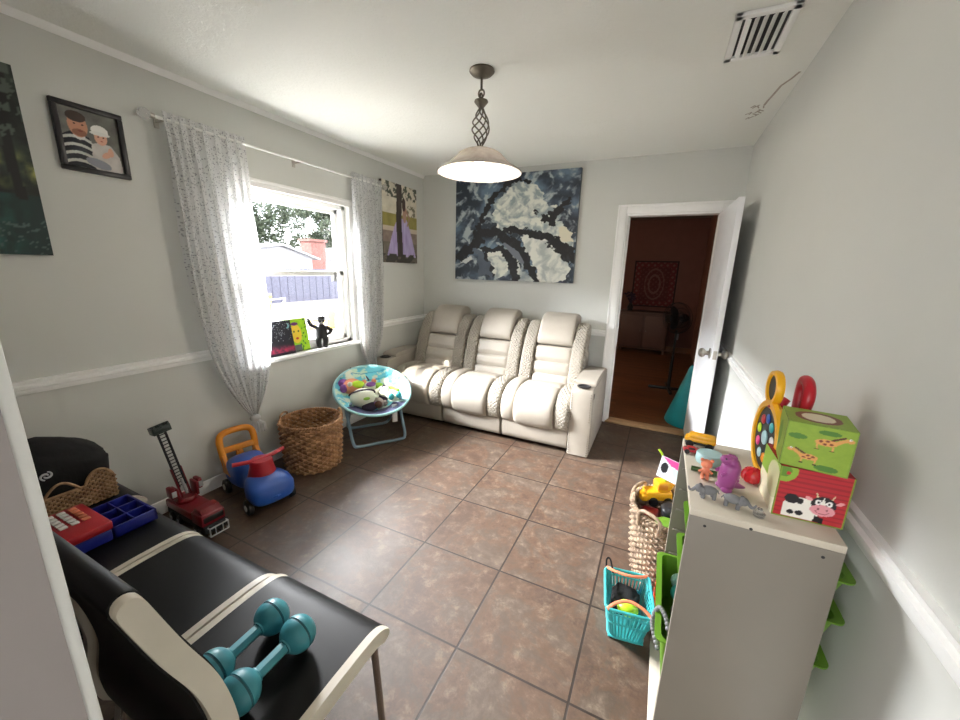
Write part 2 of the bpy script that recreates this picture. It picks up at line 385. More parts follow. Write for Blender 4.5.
# plaster crack and peeling texture on the ceiling
m = MB(); cp = [(3.0, -1.22), (2.985, -1.16), (2.955, -1.08), (2.945, -.98), (2.935, -.9), (2.93, -.83)]
m.tube([(x, y, H) for x, y in cp], .006, 6, flat=.5)
for i in range(16):
    x, y = 2.91+random.uniform(-.03, .03), -.86+.24*random.random()
    m.tube([(x, y, H), (x+random.uniform(-.03, .03), y+.03, H)], .004, 5, flat=.6)
struct(m.build('trim_7', mat('loose plaster', hx('b5ada2'), .9)))
# door casing
m = MB()
m.box(DX0-.08, DX0-.004, -.018, 0, 0, DZ+.08, .004); m.box(DX1+.004, DX1+.08, -.018, 0, 0, DZ+.08, .004); m.box(DX0-.004, DX1+.004, -.018, 0, DZ+.004, DZ+.08, .004)
m.box(DX0-.08, DX0-.062, -.026, -.018, 0, DZ+.08, .003); m.box(DX0-.062, DX1+.062, -.026, -.018, DZ+.062, DZ+.08, .003)
m.box(DX0-.006, DX0+.012, -.005, .125, 0, DZ, .002); m.box(DX1-.012, DX1+.006, -.005, .125, 0, DZ, .002); m.box(DX0, DX1, -.005, .125, DZ-.012, DZ+.006, .002)
m.box(DX0+.012, DX0+.024, .045, .085, 0, DZ-.012, .002)
struct(m.build('trim_8', 'trim'))
struct(MB().box(DX0-.0, DX1, -.02, .12, 0, .016, .005).build('trim_9', 'threshold'))
# door leaf, opened into the room
d = thing('door_1', 'white interior door standing open against the right wall', 'door', (DX1, -.012, .012)); d['kind'] = 'structure'
del d['category']
d.rotation_euler = (0, 0, radians(2.0))
dm = MB().box(-.012, .024, -.728, -.006, 0, 1.945, .002).build('door_leaf', 'door', d)
kn = MB()
for s, x0 in ((-1, -.012), (1, .024)):
    T = Matrix.Translation((x0, -.655, .905)) @ Matrix.Rotation(s*pi/2, 4, 'Y')
    kn.lathe([(0, 0), (.038, 0), (.038, .008), (.018, .012), (.014, .030), (.026, .038), (.034, .052), (.031, .066), (.019, .075), (0, .077)], 24, T)
kn.box(-.006, .018, -.7295, -.7275, .875, .935)
kn.build('door_knob', 'nickel', d, label='round satin metal knob')
for z in (.2, .95, 1.75):
    MB().cyl((.03, -.004, z), (.03, -.004, z+.09), .006, n=10).box(.0, .03, -.006, -.002, z, z+.09).build('hinge', 'nickel', d)

# ---- window
w = thing('window_1', 'white single hung window with a sill over the left wall', 'window', (0, WY0, WZ0)); w['kind'] = 'structure'; del w['category']
def wb(m, x0, x1, y0, y1, z0, z1, b=.004): m.box(x0, x1, y0-WY0, y1-WY0, z0-WZ0, z1-WZ0, b); return m
m = MB()
wb(m, -.005, .016, WY0-.045, WY1+.045, WZ1-.004, WZ1+.045); wb(m, -.005, .024, WY0-.05, WY1+.05, WZ1+.03, WZ1+.05)
wb(m, -.005, .016, WY0-.045, WY0+.004, WZ0, WZ1); wb(m, -.005, .016, WY1-.004, WY1+.045, WZ0, WZ1)
m.build('window_casing', 'trim', w)
m = MB()
wb(m, -.12, -.035, WY0, WY0+.04, WZ0, WZ1); wb(m, -.12, -.035, WY1-.04, WY1, WZ0, WZ1); wb(m, -.12, -.035, WY0, WY1, WZ1-.035, WZ1); wb(m, -.12, -.035, WY0, WY1, WZ0, WZ0+.03)
m.build('window_frame', 'trim', w)
def sash(name, x0, x1, z0, z1, bt):
    m = MB(); a, b = WY0+.04, WY1-.04; s = .042
    wb(m, x0, x1, a, a+s, z0, z1); wb(m, x0, x1, b-s, b, z0, z1); wb(m, x0, x1, a, b, z1-.04, z1); wb(m, x0, x1, a, b, z0, z0+bt)
    o = m.build(name, 'trim', w)
    g = MB(); wb(g, (x0+x1)/2-.002, (x0+x1)/2+.002, a+s-.005, b-s+.005, z0+bt-.005, z1-.035, 0); g.build('glass_pane', 'glass', o, 0)
sash('upper_sash', -.11, -.08, 1.375, WZ1-.03, .035); sash('lower_sash', -.075, -.045, WZ0+.03, 1.415, .045)
m = MB(); wb(m, -.075, -.04, WY1-.155, WY1-.12, 1.33, 1.40, .003); m.build('sash_latch', mat('grey latch', hx('9a9a9a'), .5), w)
m = MB(); wb(m, -.12, .05, WY0-.06, WY1+.07, WZ0-.028, WZ0, .006)
m.build('window_sill', 'trim', w)
# ---- ceiling vent
v = thing('ceiling_vent', 'white metal ceiling vent grille with angled louvres', 'vent', (2.757, -1.655, H))
m = MB()
for a in ((-.105, -.078, -.18, .18), (.078, .105, -.18, .18), (-.105, .105, -.18, -.15), (-.105, .105, .15, .18)): m.box(*a, -.014, 0, .003)
m.build('frame', 'trim', v)
MB().box(-.079, .079, -.151, .151, -.003, -.001).build('duct_opening', 'dark', v, 0)
for i in range(5):
    x = -.058+i*.029
    T = Matrix.Translation((x, 0, -.012)) @ Matrix.Rotation(radians(-38 if i else 30), 4, 'Y')
    MB().box(-.011, .011, -.152, .152, -.0008, .0008, T=T).build('louvre', 'trim' if i != 9 else 'dgrey', v, 0)

# ================================================================ far room behind the door
struct(MB().box(-.14, 3.24, .05, 4.4, -.06, 0).build('floor_far', 'woodfloor', smooth=0))
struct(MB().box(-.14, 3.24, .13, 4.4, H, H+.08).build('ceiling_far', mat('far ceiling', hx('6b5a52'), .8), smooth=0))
struct(MB().box(-.14, 3.24, 4.3, 4.4, 0, H).build('wall_far', 'farwall', smooth=0))
struct(MB().box(3.14, 3.24, .12, 4.3, 0, H).build('wall_far_right', 'farwall_sunlit', smooth=0))
struct(MB().box(-.14, -.04, .12, 4.3, 0, H).build('wall_far_left', 'farwall', smooth=0))
struct(MB().box(-.04, 3.14, 4.285, 4.3, 0, .1).build('baseboard_far', 'brownp', smooth=0))
def tapestry(u, v):
    e = min(u, 1-u, (v)*1.25, (1-v)*1.25)
    base = h3('4a1518')
    if e < .035: return h3('240c10')
    if e < .16:
        k = sin(u*2*pi*7)*sin(v*2*pi*8)
        return h3('6a4c46') if k > .45 else h3('5a1a1e')
    r = sqrt(((u-.5)/.8)**2+((v-.5)/1.2)**2)
    if abs(r-.16) < .02 or abs(r-.27) < .015: return h3('6c4a46')
    if (sin(u*50)*sin(v*60)) > .6: return h3('5f3a36')
    return mixc(base, h3('52201f'), fbm(u*9, v*9))
t = panel('tapestry', .76, .86, .02, 70, 80, tapestry, None, 'fabricprint', axes((1.98, 4.298, .84), (1, 0, 0), (0, 0, 1)))
tag(t, 'dark red patterned tapestry hanging on the far room wall', 'tapestry')
db = thing('sideboard', 'low brown sideboard under the tapestry in the dark far room', 'cabinet', (2.28, 4.09, 0))
m = MB().box(-.42, .42, -.18, .18, .08, .74, .008).box(-.44, .44, -.19, .19, .74, .77, .005)
for x in (-.38, .38):
    for y in (-.14, .14): m.box(x-.02, x+.02, y-.02, y+.02, 0, .08)
m.build('body', mat('brown wood', hx('4e352c'), .5), db)
for s in (-1, 1):
    q = MB().box(s*.21-.19, s*.21+.19, -.195, -.18, .12, .70, .003).build('door', mat('brown wood door', hx('5a4036'), .5), db)
    MB().sph((s*.05, -.203, .42), .012).build('knob', 'bronze', q)
fl = thing('flower_vase', 'dark vase of dried flowers on the far sideboard', 'vase', (2.0, 4.0, .77))
MB().lathe([(0, 0), (.04, 0), (.06, .06), (.03, .12), (.035, .14), (.028, .14), (0, .02)], 18).build('vase', 'dark', fl)
m = MB()
for i in range(26):
    a = random.uniform(0, 6.28); r = random.uniform(.02, .13); z = random.uniform(.2, .34)
    m.tube([(0, 0, .1), (r*cos(a)*.4, r*sin(a)*.4, z*.7), (r*cos(a), r*sin(a), z)], .003, 4); m.sph((r*cos(a), r*sin(a), z), .018, 6, 5)
m.build('dried_flowers', 'plushdark', fl)
fan = thing('pedestal_fan', 'black pedestal fan with crossed feet beyond the open doorway', 'fan', (2.745, 1.55, 0))
m = MB()
for a in (0, pi/2): m.box(-.24, .24, -.018, .018, 0, .035, .006, T=Matrix.Rotation(a+.1, 4, 'Z'))
m.build('base', 'blackplastic', fan); MB().cyl((0, 0, .03), (0, 0, .78), .014).cyl((0, 0, .03), (0, 0, .45), .02).build('pole', 'blackplastic', fan)
T = Matrix.Translation((-.02, 0, .93)) @ Matrix.Rotation(radians(35), 4, 'Z') @ Matrix.Rotation(radians(80), 4, 'X')
MB().lathe([(0, -.16), (.055, -.15), (.065, -.04), (.03, -.02), (0, -.02)], 20, T).build('motor', 'blackplastic', fan, label='black motor housing')
m = MB()
for r, z in ((.19, 0), (.19, .04), (.12, .075), (.06, .09), (.12, -.03)): m.tube([(r*cos(k*pi/16), r*sin(k*pi/16), z) for k in range(32)], .0035, 6, True, T)
for k in range(40):
    a = k*pi/20; m.tube([(.02*cos(a), .02*sin(a), .092), (.12*cos(a), .12*sin(a), .075), (.19*cos(a), .19*sin(a), .03), (.19*cos(a), .19*sin(a), 0), (.06*cos(a), .06*sin(a), -.05)], .0018, 4, T=T)
m.build('cage', 'blackplastic', fan)
m = MB()
for k in range(3):
    a = k*2*pi/3; Tk = T @ Matrix.Rotation(a, 4, 'Z')
    m.sph((.09, 0, .02), (.075, .05, .008), 12, 8, Tk)
m.build('blade', 'dark', fan)
MB().box(.01, .03, -.03, .03, .66, .74, .004).build('control_box', 'greytoy', fan)
cone = tag(MB().lathe([(0, .60), (.03, .60), (.05, .57), (.155, .2), (.2, .05), (.205, .02), (.195, 0), (0, 0)], 40).build('toy_cone', 'teal'), 'teal cone standing on the wood floor just past the open door', 'cone', (2.905, .36, .001))

# ================================================================ pictures on the walls
def abstract(u, v):
    x, y = u, v
    wx = x+.10*(fbm(x*9, y*9, 3, 6)-.5); wy = y+.10*(fbm(x*9, y*9, 9, 6)-.5)
    n = fbm(x*5, y*5, 1, 6); n2 = fbm(x*15+1.6*n, y*12+1.6*n, 2, 7)
    c = mixc(h3('222b38'), h3('62778a'), (n-.38)*2.6)
    c = mixc(c, h3('a9b2b4'), (n2-.5)*4)
    # pale fan upper middle
    P = [(.33, .62), (.38, .80), (.52, .93), (.66, .90), (.80, .70), (.93, .48), (.99, .40), (.95, .30), (.80, .42), (.62, .50), (.50, .46), (.36, .50)]
    if inpoly(wx, wy, P): c = mixc(h3('d9dbd0'), h3('8e9a9c'), (n2-.38)*3.2)
    P = [(.60, .44), (.78, .40), (.92, .25), (.97, .22), (.95, .02), (.72, .0), (.64, .25)]
    if inpoly(wx, wy, P): c = mixc(h3('dadbd2'), h3('a9b0ae'), (n2-.42)*3)
    if inpoly(wx, wy, [(.86, .50), (.99, .45), (.98, .36), (.88, .40)]): c = h3('d9d3bd')
    if inpoly(wx, wy, [(.36, .36), (.50, .30), (.62, .12), (.70, 0), (.55, 0), (.50, .20), (.38, .30)]): c = mixc(h3('cfd2cb'), h3('74808a'), (n-.4)*3)
    if ell(wx, wy, .39, .17, .15, .105, radians(-50)): c = mixc(h3('dedfd4'), h3('9aa2a2'), (n2-.45)*3)
    if inpoly(wx, wy, [(.04, .14), (.14, .26), (.12, .16)]): c = h3('c9cdc9')
    e = .035*(fbm(x*20, y*20, 5, 5)-.5)*2-.006
    K = [[(.19, .42, .012), (.24, .62, .016), (.34, .80, .018), (.48, .93, .012), (.56, .98, .004)],
         [(.20, .46, .03), (.36, .47, .035), (.50, .38, .04), (.62, .22, .035), (.73, 0, .012)],
         [(.46, .49, .028), (.62, .46, .02), (.78, .42, .035), (.92, .30, .05), (.99, .22, .045)],
         [(.70, .64, .004), (.78, .57, .03), (.83, .52, .012)], [(.82, .62, .03), (.93, .74, .012)],
         [(.25, .28, .02), (.34, .05, .02)], [(.27, .30, .02), (.42, .31, .022), (.52, .19, .03), (.54, .02, .028)],
         [(0, .20, .03), (.12, .30, .045), (.22, .40, .03)], [(.55, .95, .006), (.62, .90, .002)]]
    for k in K:
        if segd(x, y, k)+e < 0: c = mixc(h3('06070a'), h3('1d2129'), (n2-.55)*4)
    if inpoly(wx, wy, [(.18, .30), (.26, .28), (.36, .02), (.24, .04)]): c = mixc(h3('3c434e'), h3('596472'), n*1.2)
    if segd(x, y, [(.44, .36, .01), (.54, .26, .03), (.60, .18, .012)]) < 0: c = h3('6e727c')
    return c
o = panel('wall_painting', 1.295, 1.03, .035, 320, 256, abstract, None, 'art', axes((.435, -.001, 1.352), (1, 0, 0), (0, 0, 1)), (.3, .34, .36))
tag(o, 'large abstract blue, black and white canvas painting above the sofa', 'painting')
def forest(u, v):
    n = fbm(u*4, v*7, 1, 6); n2 = fbm(u*14, v*10, 4, 5)
    c = mixc(h3('0d1512'), h3('39443c'), (n-.35)*1.8)
    if .35 < v < .62: c = mixc(c, mixc(h3('6f7a2c'), h3('b9b56a'), n2), max(0, 1-abs(v-.47)/.14)*max(0, (n2-.35)*2.4))
    if v < .33: c = mixc(h3('0e2b2a'), h3('2d7a6c'), (n2-.35)*2*max(0, 1-abs(u-.62)/.35))
    for tx in (.12, .3, .5, .72, .93):
        if abs(u-tx-.03*sin(v*5+tx*9)) < .018+.012*(1-v) and v > .3: c = h3('0a0d0b')
    if v > .62 and n2 > .58: c = h3('4c564d')
    if v < .2 and abs((v*22+n*4) % 1-.5) < .06: c = h3('4a5f5a')
    return c
o = panel('forest_canvas', .62, .745, .03, 90, 110, forest, None, 'art', axes((.001, -3.645, 1.472), (0, 1, 0), (0, 0, 1)), (.07, .07, .07))
tag(o, 'dark forest canvas painting at the left edge of the left wall', 'painting')
def bride(u, v):
    n = fbm(u*8, v*12, 2)
    if v > .62: c = mixc(h3('e3dccb'), h3('c9c2b0'), n)
    elif v > .46: c = mixc(h3('8a8240'), h3('a59a55'), n)
    elif v > .40: c = h3('cdbfae')
    elif v > .26: c = mixc(h3('7b6a62'), h3('9b8b80'), n)
    else: c = mixc(h3('5b554a'), h3('837a6b'), n)
    if v > .82 and fbm(u*10, v*14, 5, 5) > .52: c = h3('55594c')
    if .70 < u < .95 and .62 < v < .76 and n > .5: c = h3('7b7862')
    def gown(v, a, b): return 0
    if .08 < v < .58:
        k = (.58-v)/.50; l = .44-.34*k**.7; r = .66+.30*k**.75
        if l < u < r: c = mixc(h3('9d8cc0'), h3('cbbfe2'), fbm(u*22, v*5, 3))
    if ell(u, v, .62, .62, .055, .09): c = h3('b48f7c')
    if ell(u, v, .60, .76, .055, .085): c = h3('42302a')
    if segd(u, v, [(.66, .70, .018), (.76, .60, .018), (.70, .50, .014)]) < 0: c = h3('a88370')
    if abs(u-.46-.01*sin(v*9)) < .078 and v > .08: c = mixc(h3('2e2724'), h3('544a44'), fbm(u*30, v*6, 8))
    if v < .11 and n > .42: c = h3('3e3a33')
    return c
o = panel('bride_canvas', .565, .755, .03, 90, 120, bride, None, 'art', axes((.001, -.745, 1.505), (0, 1, 0), (0, 0, 1)), (.25, .23, .22))
tag(o, 'photo canvas of a woman in a lavender gown beside a tree trunk', 'canvas print')
fr = thing('framed_photo', 'black framed photo of a man holding a baby on the left wall', 'picture frame', (0, -2.928, 1.856))
m = MB(); fw, fh, b = .252, .292, .022
for a in ((0, fw, 0, b), (0, fw, fh-b, fh), (0, b, b, fh-b), (fw-b, fw, b, fh-b)): m.box(.001, .022, a[0], a[1], a[2], a[3], .003)
m.build('frame', 'blackframe', fr)
def portrait(u, v):
    n = fbm(u*5, v*5); c = mixc(h3('5c5c58'), h3('7d7d76'), n)
    if inpoly(u, v, [(.0, 0), (.02, .52), (.16, .60), (.45, .55), (.62, .2), (.7, 0)]):
        c = h3('22252d')
        k = (v*1.0+.35*(u-.3)**2*3+.12*u)*7.5
        if k % 1 < .36: c = h3('c9cac4')
        if ell(u, v, .3, .55, .1, .07): c = h3('d8d8d4')
    if ell(u, v, .30, .72, .16, .20): c = h3('c08a70')
    if ell(u, v, .29, .86, .165, .09): c = h3('3a2b26')
    if ell(u, v, .31, .60, .12, .06): c = h3('8d604c')
    for ex in (.25, .38):
        if ell(u, v, ex, .74, .022, .012): c = h3('2a1c18')
    if ell(u, v, .33, .63, .045, .012): c = h3('7a3f38')
    if inpoly(u, v, [(.45, .1), (.48, .45), (.62, .5), (.82, .48), (.95, .3), (.98, .02), (.5, 0)]): c = mixc(h3('d5d1cc'), h3('b9b2b0'), n*1.3-.2)
    if ell(u, v, .66, .60, .115, .14): c = h3('d6a48f')
    if ell(u, v, .66, .71, .15, .09): c = h3('e6e4e0')
    if ell(u, v, .66, .655, .175, .035): c = h3('dcdad6')
    for ex in (.62, .71):
        if ell(u, v, ex, .60, .015, .012): c = h3('33231f')
    if ell(u, v, .67, .53, .025, .01): c = h3('9c4f48')
    if ell(u, v, .72, .30, .10, .05, .5) or ell(u, v, .80, .36, .05, .08): c = h3('d3a28c')
    if ell(u, v, .55, .12, .22, .08, -.2): c = h3('8e929c')
    return c
panel('photo_print', fw-2*b+.004, fh-2*b+.004, .006, 90, 108, portrait, fr, 'photo', axes((.002, b-.002, b-.002), (0, 1, 0), (0, 0, 1)))

# ================================================================ curtains 
rod = thing('curtain_rod', 'slim white curtain rod with clear ball ends above the window', 'curtain rod', (.075, -1.68, 2.178))
MB().cyl((0, -.89, 0), (0, .89, 0), .0075, n=14).build('rod', 'white_p', rod)
for s in (-1, 1):
    MB().sph((0, s*.925, 0), .027, 16, 10).build('finial', 'clear', rod)
    MB().lathe([(0, -.012), (.012, -.012), (.012, .012), (0, .012)], 14, Matrix.Translation((0, s*.893, 0)) @ Matrix.Rotation(pi/2, 4, 'X')).build('collar', 'nickel', rod)
for y in (-.84, 0, .84): MB().box(-.0745, .0, y-.006, y+.006, -.011, -.003, .001).box(-.0748, -.068, y-.012, y+.012, -.035, .02, .002).build('bracket', 'nickel', rod)
def curtain(name, zs, label, tail):
    # zs rows: z, yL, yR, depth centre, fold amplitude
    n = 220; rows = []
    R = cat_rom([V((a[0], a[1], a[2])) for a in zs], 14); X = cat_rom([V((a[3], a[4], 0)) for a in zs], 14)
    vs = []; uv = []; fs = []
    for r, (p, q) in enumerate(zip(R, X)):
        for i in range(n+1):
            s = i/n; ph = 2*pi*(9*s+.35*sin(6*s)+.12*sin(p.x*3+s*4))
            am = q.y*(.7+.3*sin(s*17+1)); y = p.y+(p.z-p.y)*s+.012*sin(ph*2+1)*min(1, (p.z-p.y)/.3)
            vs.append((q.x+am*sin(ph)+.004*noise.noise(V((s*9, p.x*4, 1))), y, p.x)); uv.append((s, (2.2-p.x)))
    m = len(R)
    for r in range(m-1):
        for i in range(n): a = r*(n+1)+i; fs.append((a, a+1, a+n+2, a+n+1))
    me = bpy.data.meshes.new(name); me.from_pydata(vs, [], fs); ul = me.uv_layers.new(name='UVMap')
    for l in me.loops: ul.data[l.index].uv = uv[l.vertex_index]
    me.materials.append(M['curtain']); me.shade_smooth()
    o = bpy.data.objects.new(name, me); C.objects.link(o); return o
root = thing('curtain', 'sheer white patterned curtain left of the window, knotted near its bottom', 'curtain', (.075, -2.3, .35))
c1 = curtain('fabric', [(2.215, -2.53, -2.09, .078, .016), (2.18, -2.53, -2.085, .078, .018), (1.9, -2.52, -2.08, .08, .026), (1.55, -2.515, -2.07, .08, .03), (1.2, -2.50, -2.055, .085, .032), (1.0, -2.475, -2.05, .085, .032), (.8, -2.43, -2.07, .085, .03), (.65, -2.37, -2.11, .085, .026), (.53, -2.31, -2.16, .085, .02), (.455, -2.262, -2.20, .085, .015), (.43, -2.25, -2.205, .085, .012)], '', 0)
c1.parent = root; c1.matrix_parent_inverse = Matrix.Translation(root.location).inverted()
m = MB().sph((.01, .07, .07), (.03, .035, .028), 16, 10); k = m.build('knot', 'curtain', root)
m = MB()
for s in range(5): m.tube([(.01, .07, .06), (.01+.01*s, .05+.012*s, .03), (.005+.008*s, .04+.018*s, -.03)], [.012, .014, .016], 8)
m.build('tail', 'curtain', root)
root = thing('curtain', 'sheer white patterned curtain right of the window beside the bride canvas', 'curtain', (.075, -1.0, .4))
c1 = curtain('fabric', [(2.215, -1.175, -.80, .078, .016), (2.18, -1.18, -.80, .078, .018), (1.8, -1.175, -.81, .08, .026), (1.3, -1.17, -.83, .08, .03), (.9, -1.165, -.85, .085, .03), (.72, -1.15, -.89, .085, .028), (.64, -1.125, -.95, .085, .02), (.54, -1.09, -.96, .085, .018), (.5, -1.06, -.975, .085, .014), (.47, -1.04, -.995, .085, .012)], '', 0)
c1.parent = root; c1.matrix_parent_inverse = Matrix.Translation(root.location).inverted()
MB().sph((.01, -.012, .06), (.03, .035, .026), 16, 10).build('knot', 'curtain', root)
m = MB()
for s in range(5): m.tube([(.01, -.012, .05), (.01+.01*s, -.03+.012*s, .02), (.005+.008*s, -.04+.018*s, -.05)], [.012, .014, .016], 8)
m.build('tail', 'curtain', root)

# ================================================================ pendant lamp 
p = thing('pendant_lamp', 'bronze birdcage pendant lamp with a frosted glass shade, lit', 'lamp', (1.567, -1.817, H))
MB().lathe([(0, 0), (.062, 0), (.064, -.008), (.052, -.02), (.03, -.028), (.012, -.034), (0, -.036)], 30).build('canopy', 'bronze', p)
m = MB().cyl((0, 0, -.03), (0, 0, -.09), .006, n=10)
m.tube([(.016*cos(a*pi/8), 0, -.105+.018*sin(a*pi/8)) for a in range(16)], .0045, 8, True); m.tube([(0, .014*cos(a*pi/8), -.122+.018*sin(a*pi/8)) for a in range(16)], .0045, 8, True)
m.build('chain', 'bronze', p)
MB().lathe([(0, -.128), (.012, -.13), (.034, -.137), (.036, -.144), (.022, -.16), (.012, -.172), (0, -.172)], 24).build('finial_cap', 'bronze', p)
m = MB()
for k in range(6):
    pts = []
    for i in range(29):
        t = i/28; r = .009+.036*sin(pi*t)**1.25; a = k*pi/3+1.15*2*pi*t*.62
        pts.append((r*cos(a), r*sin(a), -.168-.187*t))
    m.tube(pts, .0038, 7)
m.build('birdcage', 'bronze', p)
MB().lathe([(0, -.352), (.016, -.353), (.02, -.362), (.03, -.372), (.0, -.374)], 20).cyl((0, 0, -.37), (0, 0, -.41), .017).build('shade_fitter', 'bronze', p)
sp = cat_rom([(.028, 0, -.362), (.07, 0, -.368), (.11, 0, -.386), (.135, 0, -.41), (.165, 0, -.438), (.205, 0, -.462), (.226, 0, -.476)], 6)
prof = [(q.x, q.z) for q in sp]; prof += [(.2235, -.479)]+[(q.x-.003, q.z-.004) for q in sp[::-1]]
MB().lathe(prof, 56).build('glass_shade', 'shade', p)
MB().lathe([(0, -.476), (.018, -.474), (.033, -.460), (.036, -.444), (.028, -.425), (.016, -.408), (.014, -.398), (0, -.398)], 24).build('bulb', 'bulb', p)
# ================================================================ SOFA (built in room coordinates, hung on an Empty at its base)
def pad(mb, path, x0, x1, th, back=.05, p=3.2, nx=16, n=6, sign=1, chan=(), cd=.018, endr=.06, wx=None, T=None):
    P = cat_rom([(0, y, z) for y, z in path], n); m = len(P); L = [0]
    for i in range(1, m): L.append(L[-1]+(P[i]-P[i-1]).length)
    tot = L[-1]; vs = []; fs = []; k = 2*(nx+1)
    for i in range(m):
        d = (P[min(i+1, m-1)]-P[max(i-1, 0)]).normalized(); N = V((0, -d.z, d.y))*sign; s = L[i]/tot
        e = min(1, min(L[i], tot-L[i])/endr); e = sqrt(max(0, 1-(1-e)**2)); c = 0
        for q in chan: c += math.exp(-((s-q)*tot/.013)**2)
        a, b = (x0, x1) if wx is None else wx(s, x0, x1)
        for j in range(nx+1):
            u = j/nx; h = max(0, 1-abs(2*u-1)**p)**(1/p); ee = .18+.82*e
            q = P[i]+N*(th*h*ee-cd*c*h); vs.append((a+(b-a)*(.5-.5*cos(pi*u)), q.y, q.z))
        for j in range(nx, -1, -1):
            u = j/nx; q = P[i]-N*back*(.3+.7*e); vs.append((a+(b-a)*(.5-.5*cos(pi*u)), q.y, q.z))
    for i in range(m-1):
        for j in range(k): fs.append((i*k+j, i*k+(j+1) % k, (i+1)*k+(j+1) % k, (i+1)*k+j))
    fs.append(tuple(range(k))[::-1]); fs.append(tuple((m-1)*k+j for j in range(k)))
    mb.add(vs, fs, T); return mb
SL = V((1.07, -.5, 0))
sofa = thing('reclining_sofa', 'white leather three seat reclining sofa with quilted bolsters against the back wall', 'sofa', SL)
def sb(mb, name, m, par=None, sm=50, label=None):
    o = mb.build(name, m, par or sofa, sm, label)
    if par is None or par is sofa: o.location = -SL
    return o
sb(MB().box(.16, 1.99, -.84, -.10, .035, .33, .03).box(.22, 1.96, -.26, -.07, .25, .74, .04), 'base', 'leather')
sb(MB().box(.12, 2.06, -.8, -.14, .0, .04), 'feet', 'blackplastic')
for s, x0, x1 in ((-1, .015, .185), (1, 1.975, 2.145)):
    m = MB(); out = [(-.90, .012), (-.915, .30), (-.925, .53), (-.905, .572), (-.86, .582), (-.5, .575), (-.2, .60), (-.13, .58), (-.11, .3), (-.12, .012)]
    m.prism(out, x0, x1, 'x', bev=.014)
    arm = sb(m, 'armrest', 'leather', sm=30)
    m = MB(); pad(m, [(-.79, .588), (-.70, .60), (-.55, .602), (-.38, .60), (-.3, .588)], x0+.004, x1-.004, .052, .02, 3.5, sign=-1, endr=.05)
    sb(m, 'arm_cushion', 'leather')
    xc = (x0+x1)/2
    m = MB().lathe([(.052, 0), (.055, .004), (.05, .007), (.041, .006), (.039, -.001), (.036, .001)], 32, c=(xc, -.852, .583))
    o = sb(m, 'cup_holder', 'blackplastic'); MB().lathe([(0, .0015), (.042, .0015), (.042, -.002), (0, -.002)], 30, c=(xc, -.852, .583)).build('cup_well', 'dark', o)
    m = MB()
    for x in (x0+.012, x1-.012):
        m = MB()
        for i in range(26): z = .03+i*.0205; m.sph((x, -.9185 - .007*max(0, (z-.3))/.23*2 + (.012 if z < .3 else .004), z), .0045, 8, 5)
        sb(m, 'nailhead_trim', 'stud')
    m = MB()
    for i in range(26): m.sph((x1+.0 if s > 0 else x0, -.89+.0, .03+i*.0205), .0045, 8, 5)
    sb(m, 'nailhead_trim', 'stud')
    if s > 0: sb(MB().box(x1-.002, x1+.003, -.87, -.845, .50, .535, .001), 'control_panel', 'blackplastic', label='small black recline control')
B = [.2, .79, 1.385, 1.98]
for k in range(3):
    a, b = B[k]+.004, B[k+1]-.004; bw = .128
    # footrest panel below the seat
    m = MB(); pad(m, [(-.86, .04), (-.872, .10), (-.875, .17), (-.865, .24)], a+.004, b-.004, .03, .05, 5, sign=1, endr=.05)
    sb(m, 'footrest_panel', 'leather')
    seat = [(-.36, .405), (-.50, .425), (-.66, .452), (-.80, .448), (-.895, .40), (-.922, .33), (-.905, .25), (-.875, .205)]
    m = MB(); pad(m, seat, a+bw-.004, b-bw+.004, .058, .06, 3, sign=-1, chan=(.47,), n=8, endr=.07)
    c = sb(m, 'seat_cushion', 'leather')
    for x0, x1 in ((a, a+bw), (b-bw, b)):
        left = x0 == a
        m = MB(); st = [(-.34, .41), (-.50, .432), (-.66, .448), (-.79, .436), (-.868, .39), (-.893, .33), (-.88, .25), (-.86, .205)]
        pad(m, st, x0, x1, .062, .06, 2.3, sign=-1, n=8, endr=.07)
        sb(m, 'seat_bolster', 'leather' if (left and k) else 'quilt')
    bk = [(-.475, .43), (-.45, .52), (-.415, .64), (-.378, .735), (-.362, .785)]
    m = MB(); tp = lambda s, p, q: (p+.012*(1-s)-.0, q-.012*(1-s))
    pad(m, bk, a+bw-.002, b-bw+.004, .05, .12, 3.4, sign=1, chan=(.30, .60), cd=.022, n=8, endr=.04)
    sb(m, 'back_cushion', 'leather')
    m = MB(); pad(m, [(-.352, .795), (-.348, .84), (-.305, .92), (-.25, .985), (-.17, 1.015), (-.10, .985)], a+bw+.002, b-bw+.008, .066, .05, 3.4, sign=1, n=8, endr=.05)
    sb(m, 'headrest', 'leather')
    for x0, x1, d in ((a, a+bw-.004, 1), (b-bw+.004, b, -1)):
        m = MB(); wx = (lambda s, p, q, d=d: (p+(.012*s if d > 0 else 0), q-(.012*s if d < 0 else 0)))
        pad(m, [(-.48, .43), (-.455, .55), (-.415, .68), (-.36, .80), (-.29, .895), (-.21, .94), (-.13, .915)], x0, x1, .06, .12, 2.6, sign=1, n=8, endr=.06, wx=wx)
        sb(m, 'back_bolster', 'quilt')

